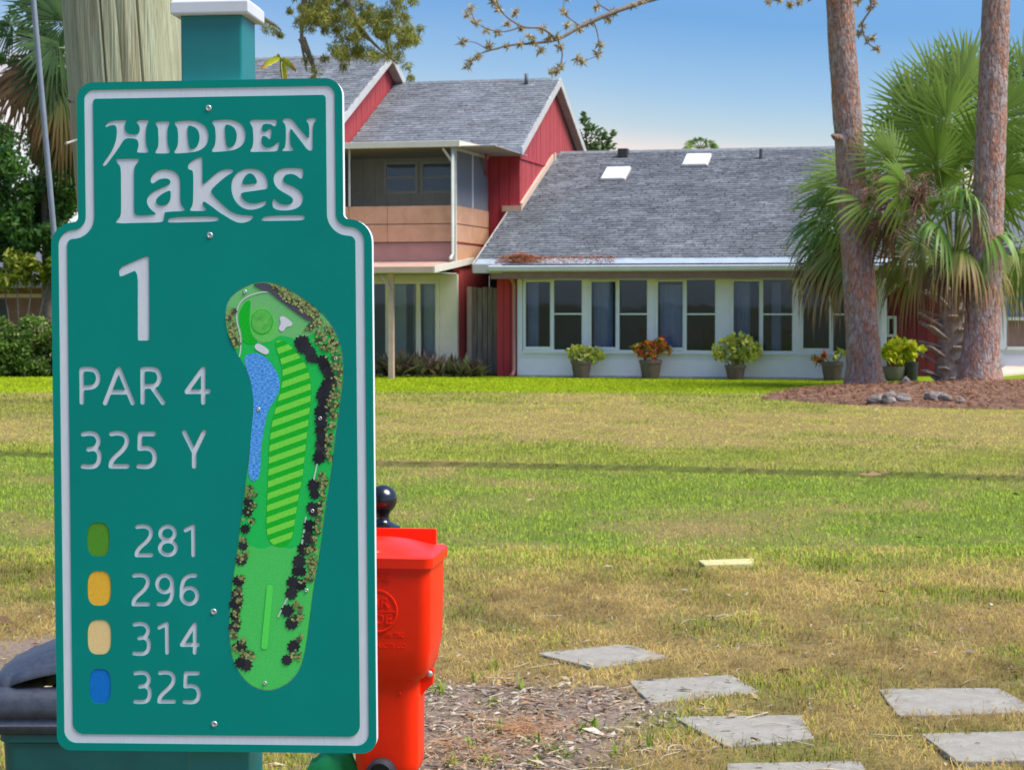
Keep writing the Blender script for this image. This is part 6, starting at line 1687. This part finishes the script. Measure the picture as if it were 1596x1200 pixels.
# dark broadleaf tree at the left edge
DY = 43.0
dt = empty('broadleaf_tree', (at(70, 600, DY).x, DY, 0), 0, 'dark green broadleaf tree at the left edge under the palm', 'tree')
idt = Vector(dt.location)
trunk_mesh('trunk', [(78, 620, 26), (76, 500, 22), (74, 350, 18), (66, 220, 12)], DY, dt, M['bark_thin'], NS=18, NR=30, inv=idt)
blobs = [(random.uniform(-30, 118), random.uniform(205, 395), random.uniform(42.3, 44), random.uniform(14, 26), 190) for _ in range(90)]
blobs = [b for b in blobs if not (5 < b[0] < 55 and b[1] < 255)]
blobs += [(random.uniform(88, 135), random.uniform(190, 340), random.uniform(42.5, 43.5), 24, 190) for _ in range(16)] + [(20, 22, 43, 18, 50), (6, 50, 43, 14, 40), (34, 48, 43, 13, 44), (2, 92, 43, 14, 60), (26, 100, 43, 14, 60), (48, 130, 43, 16, 80), (12, 130, 43, 16, 80), (40, 8, 43, 14, 44), (30, 160, 43, 12, 60), (75, 240, 43, 20, 150)]
foliage('foliage', dt, idt, blobs, .17, .45, LF['dark'], droop=.2)
yb = empty('yellow_bush', (at(30, 600, 42.6).x, 42.6, 0), 0, 'loose yellow-green bush between the dark tree and the clipped hedge', 'bush')
iy = Vector(yb.location)
for k_ in range(5):
    MB().tube([(0.05 * k_ - .1, 0, -.05), (0.2 * k_ - .4, random.uniform(-.1, .1), 1.2), (0.35 * k_ - .7, random.uniform(-.2, .2), 2.1)], [.03, .022, .01], 6).build('stem', M['bark_thin'], yb, True)
foliage('foliage', yb, iy, [(random.uniform(-30, 110), random.uniform(402, 442), random.uniform(42.2, 43), random.uniform(9, 16), 80) for _ in range(46)], .15, .40, LF['yellow'], droop=.4)
HY = 40.7
hg = empty('hedge', (at(20, 590, HY).x, HY, 0), 0, 'clipped green hedge along the lawn at the left edge', 'hedge')
ih = Vector(hg.location)
blobs = []
for i in range(520):
    x = random.uniform(-60, 260); y = 500 + 86 * random.random() ** .85
    blobs.append((x, y + 6 * math.sin(x * .09), HY + .1 + random.uniform(0, 1.0), random.uniform(9, 14), 60))
foliage('foliage', hg, ih, blobs, .10, .55, LF['hedge'], shell=.4)
mb = MB()
for i in range(26):
    x0 = at(-60 + i * 12.5, 590, HY).x - ih.x
    mb = MB().tube([(x0, .5, -.05), (x0 + random.gauss(0, .05), .5, .5), (x0 + random.gauss(0, .12), .5 + random.gauss(0, .1), 1.1)], [.022, .018, .008], 5)
    mb.build('stem', M['bark_thin'], hg, True)

# trees seen over and beside the roofs
def tree(name, label, x, y, Y, blobs, size, aspect, mat, trunk_w):
    t_ = empty(name, (at(x, 600, Y).x, Y, 0), 0, label, 'tree'); iv_ = Vector(t_.location)
    zg = 470 + 1.6 * FPX / Y
    trunk_mesh('trunk', [(x, zg + 4, trunk_w * 1.4), (x, zg - 30, trunk_w), (x + 2, y, trunk_w * .5)], Y, t_, M['bark_thin'], NS=16, NR=24, inv=iv_)
    for b in blobs[:10]:
        q0 = at(x + 1, y + 25, Y) - iv_; q1 = at(b[0], b[1], b[2]) - iv_
        MB().tube([q0, (q0 + q1) / 2 + Vector((0, 0, -.05)), q1], [trunk_w * .2 / FPX * Y, trunk_w * .14 / FPX * Y, .01], 6).build('branch', M['bark_thin'], t_, True)
    foliage('foliage', t_, iv_, blobs, size, aspect, mat)
    return t_
tree('leafy_tree', 'airy green tree crown showing behind the red gable', 918, 240, 60, [(912, 188, 60, 9, 40), (922, 204, 60, 12, 60), (936, 210, 60, 10, 46), (946, 216, 60, 9, 40), (930, 226, 60, 13, 70), (952, 226, 60, 8, 34), (905, 215, 60, 16, 90), (915, 235, 60, 16, 90), (955, 208, 60, 5, 16), (910, 178, 60, 4, 12), (940, 234, 60, 12, 60)], .17, .5, LF['mid'], 8)
tree('leafy_tree', 'hazy green tree standing behind the palm at the right edge', 1610, 380, 52, [(random.uniform(1545, 1680), random.uniform(235, 440), random.uniform(51, 53), random.uniform(12, 24), 50) for _ in range(34)], .17, .5, LF['mid'], 14)
tree('leafy_tree', 'leafy tree filling the gap behind the two pines', 1450, 330, 56, [(random.uniform(1395, 1520), random.uniform(215, 330), random.uniform(55, 57), random.uniform(10, 20), 34) for _ in range(22)], .17, .5, LF['mid'], 12)
tree('leafy_tree', 'tall hazy tree far behind the left edge', 20, 300, 62, [(random.uniform(-40, 130), random.uniform(200, 430), random.uniform(61, 63), random.uniform(14, 26), 60) for _ in range(60)] + [(random.uniform(48, 160), random.uniform(-30, 230), random.uniform(61, 63), random.uniform(12, 24), 75) for _ in range(60)], .2, .5, LF['mid'], 14)

# ------------------------------------------------------------------ planters
def wallY(X): return 41.21 - math.tan(R(14)) * (X - .11)
def planter(x, top_y, base_y, wpx, lab, pot_mat, plants, bowl=False, taper=.74):
    X0 = (x - 798) / FPX * 40.6; Y = wallY(X0) - .42
    X0 = at(x, 580, Y).x
    t_ = empty('potted_plant', (X0, Y, 0), 0, lab, 'potted plant', 'potted plants along the window wall')
    iv_ = Vector(t_.location)
    h = at(x, top_y, Y).z; r = wpx / FPX * Y / 2
    MB().lathe([(r * taper, 0), (r * taper + .004, .01), (r * .97, h * .82), (r * 1.03, h * .83), (r * 1.05, h), (r * .95, h), (r * .92, h * .93), (.001, h * .93)] if not bowl else [(r * .6, 0), (r * .8, h * .2), (r * .98, h * .7), (r * 1.04, h), (r * .95, h), (r * .9, h * .9), (.001, h * .9)], 24, cap=False).build('pot', M[pot_mat], t_, True, auto=40)
    MB().lathe([(.001, h * .935), (r * .93, h * .935)], 20, cap=False).build('soil', M['soil'], t_)
    for kind, blobs, size, asp in plants:
        for bx, by, br, bn in blobs[:6]:
            q = at(bx, by, Y) - iv_
            MB().tube([(q.x * .3, 0, h * .9), (q.x * .8, random.uniform(-.05, .05), (h + q.z) / 2), (q.x, 0, q.z)], [.010, .008, .004], 5).build('stem', M['petiole'], t_, True)
        foliage('foliage', t_, iv_, [(bx, by, Y + random.uniform(-.1, .1), br, bn) for bx, by, br, bn in blobs], size, asp, LF[kind], droop=.1, flat=.4)
planter(906, 562, 586, 32, 'brown pot with a low yellow-green plant, leftmost on the window wall', 'pot_brown', [('lime', [(892, 548, 10, 46), (903, 546, 11, 50), (915, 546, 11, 50), (928, 550, 11, 46), (938, 554, 9, 34), (895, 556, 10, 40), (912, 556, 11, 44), (925, 560, 9, 30)], .13, .48)])
planter(1014, 561, 587, 35, 'brown pot with a fiery orange and red croton', 'pot_brown', [('croton', [(994, 543, 9, 26), (1000, 552, 8, 22), (1010, 538, 9, 28), (1020, 534, 8, 26), (1032, 534, 8, 26), (1028, 546, 10, 34), (1042, 545, 7, 18), (1012, 550, 10, 32), (1018, 556, 8, 20)], .16, .42)])
planter(1146, 569, 588, 32, 'brown pot with the largest rounded yellow variegated shrub', 'pot_brown', [('lime', [(1122, 543, 13, 60), (1135, 534, 13, 64), (1148, 529, 12, 60), (1162, 533, 13, 60), (1174, 542, 12, 54), (1128, 556, 12, 54), (1145, 550, 15, 84), (1162, 552, 14, 74), (1150, 562, 12, 54), (1172, 556, 10, 38), (1116, 552, 8, 28), (1182, 550, 7, 22)], .13, .48)])
planter(1297, 564, 589, 34, 'brown pot with a sparse orange plant and a small green one, beside the left pine', 'pot_brown', [('croton', [(1270, 557, 6, 9), (1279, 560, 7, 14), (1285, 552, 5, 8), (1274, 566, 6, 9)], .17, .34), ('lime', [(1306, 551, 7, 18), (1314, 549, 6, 16), (1301, 558, 5, 10)], .13, .5)])
planter(1394, 571, 589, 36, 'low grey bowl with a bright lime bush, just right of the left pine', 'pot_grey', [('lime2', [(1385, 543, 11, 44), (1396, 537, 12, 50), (1410, 538, 12, 50), (1424, 541, 10, 40), (1436, 546, 7, 22), (1388, 556, 11, 40), (1402, 555, 13, 54), (1418, 554, 11, 44), (1408, 566, 8, 26), (1380, 552, 8, 26)], .17, .5)], True)
planter(1420, 564, 591, 22, 'tall black nursery pot behind the lime bush by the red wall', 'pot_black', [('lime2', [(1418, 556, 6, 14), (1424, 552, 5, 10)], .15, .5)], taper=.86)

# oyster plants in the bed below the sliding doors
def oyster(x, y_top, w, lab):
    Y = 40.95 + random.uniform(-.2, .2); X0 = at(x, 582, Y).x
    t_ = tag(bpy.data.objects.new('oyster_plant', None), lab, 'plant', 'oyster plants under the sliding doors'); COL.objects.link(t_); t_.location = (X0, Y, 0)
    h = at(x, y_top, Y).z * 1.15; n = 70; r = w / FPX * Y / 2
    az = RNG.random(n) * 6.283; el = RNG.uniform(.35, 1.45, n); L_ = np.clip(h * RNG.uniform(.6, 1.15, n), .1, 1)
    d = np.stack([np.cos(az) * np.cos(el), np.sin(az) * np.cos(el), np.sin(el)], 1)
    base = np.stack([RNG.normal(0, r * .4, n), RNG.normal(0, r * .3, n), np.full(n, .02)], 1)
    V, F = quads(base + d * L_[:, None] * .5, unit(np.cross(d, np.stack([-np.sin(az), np.cos(az), np.zeros(n)], 1))), d, L_, .085 + .03 * RNG.random(n), .05)
    o = link('leaves', np_mesh('leaves', V, F, LF['oyster']), t_); o['kind'] = 'stuff'
    MB().tube([(0, 0, -.03), (0, 0, .12)], [.03, .02], 8).build('stem', M['bark_thin'], t_, True)
for x, yt, w, lab in [(603, 556, 30, 'dark spiky oyster plant nearest the sign'), (622, 547, 34, 'tallest spiky oyster plant in front of the sliding doors'), (643, 554, 32, 'purple-green oyster plant third from the sign'), (664, 552, 34, 'purple-green oyster plant before the tan porch post'), (685, 557, 32, 'low oyster plant under the right door pane'), (706, 556, 34, 'oyster plant in front of the cream wall'), (726, 557, 32, 'oyster plant at the corner of the cream wall'), (742, 562, 26, 'small oyster plant at the right end of the bed, by the fence')]:
    oyster(x, yt, w, lab)

# ------------------------------------------------------------------ far buildings, path
nb = empty('white_house', (10.9, 47, 0), R(-6), 'pale house corner with a dark screened opening behind the right pine', 'house')
box(nb, 'wall', 'white_paint', -.2, 9, 0, .2, 1.95, 3.0)
box(nb, 'wall', 'white_paint', -.2, 9, 0, .2, -.1, .42)
box(nb, 'column', 'white_paint', .75, 1.15, -.03, .18, .42, 1.95)
box(nb, 'ledge', 'frame_white', 1.15, 9, -.06, .1, .42, .50)
box(nb, 'ledge', 'frame_white', 1.2, 9, -.05, .1, 1.14, 1.22)
box(nb, 'screen_panel', 'brown_fascia', 1.15, 9, .02, .06, .50, 1.14)
box(nb, 'pane', 'interior', 1.15, 9, .1, .14, 1.22, 1.95)
MB().prism([(-.6, 2.9), (3.5, 4.5), (3.5, 4.3), (-.6, 2.7)], lambda v, z, d: (d, v, z), -.6, 9).build('roof', M['roof_deck'], nb)
pa = [gnd(x, y, .012) for x, y in [(1545, 588), (1575, 566), (1640, 566), (1600, 582)]]
tag(MB().prism([(p.x, p.y) for p in pa], lambda a, b, d: (a, b, .045 + d), 0, -.06).build('path', pm('sandy path', (.5, .40, .30), (.6, .5, .4), scale=5, rough=.95)), kind='structure')
rb = empty('brown_shed', (-14.6, 50, 0), 0, 'low red-brown building with a tan trim line behind the hedge at the left edge', 'building')
box(rb, 'wall', pm('red-brown wall', (.17, .075, .05), (.26, .13, .09), scale=2, rough=.85), -3, 6, 0, .2, -.1, 2.1)
box(rb, 'trim_board', 'trim_tan', -3, 6, -.04, -.002, 1.70, 1.80)
for a, b in ((-.25, .35), (1.05, 1.5)): box(rb, 'door', 'dark', a, b, -.02, -.004, .0, 1.65)
box(rb, 'post', 'trim_tan', .62, .80, -.05, -.003, -.1, 1.69)
MB().prism([(-.5, 2.05), (2.5, 3.0), (2.5, 2.9), (-.5, 1.95)], lambda v, z, d: (d, v, z), -3.3, 6.3).build('roof', M['roof_deck'], rb)

# dry leaf lying on the bank edge
p = gnd(1362, 745, .03)
V, F = quads(np.array([[0, 0, .02], [.1, .02, .03], [-.09, .01, .02]]), unit(np.array([[.1, -.5, 1], [-.2, -.3, 1], [.2, -.6, 1.]])), unit(np.array([[1, .1, .05], [1, -.3, .1], [-1, .2, .1]])), [.16, .12, .11], [.07, .05, .05], .1)
o = link('dead_leaf', np_mesh('dead_leaf', V, F, M['dead_brown']), None, (p.x, p.y, float(ground_z(p.x, p.y)) + .04))
tag(o, 'curled dry brown leaf on the grass bank below the pines', 'leaf')
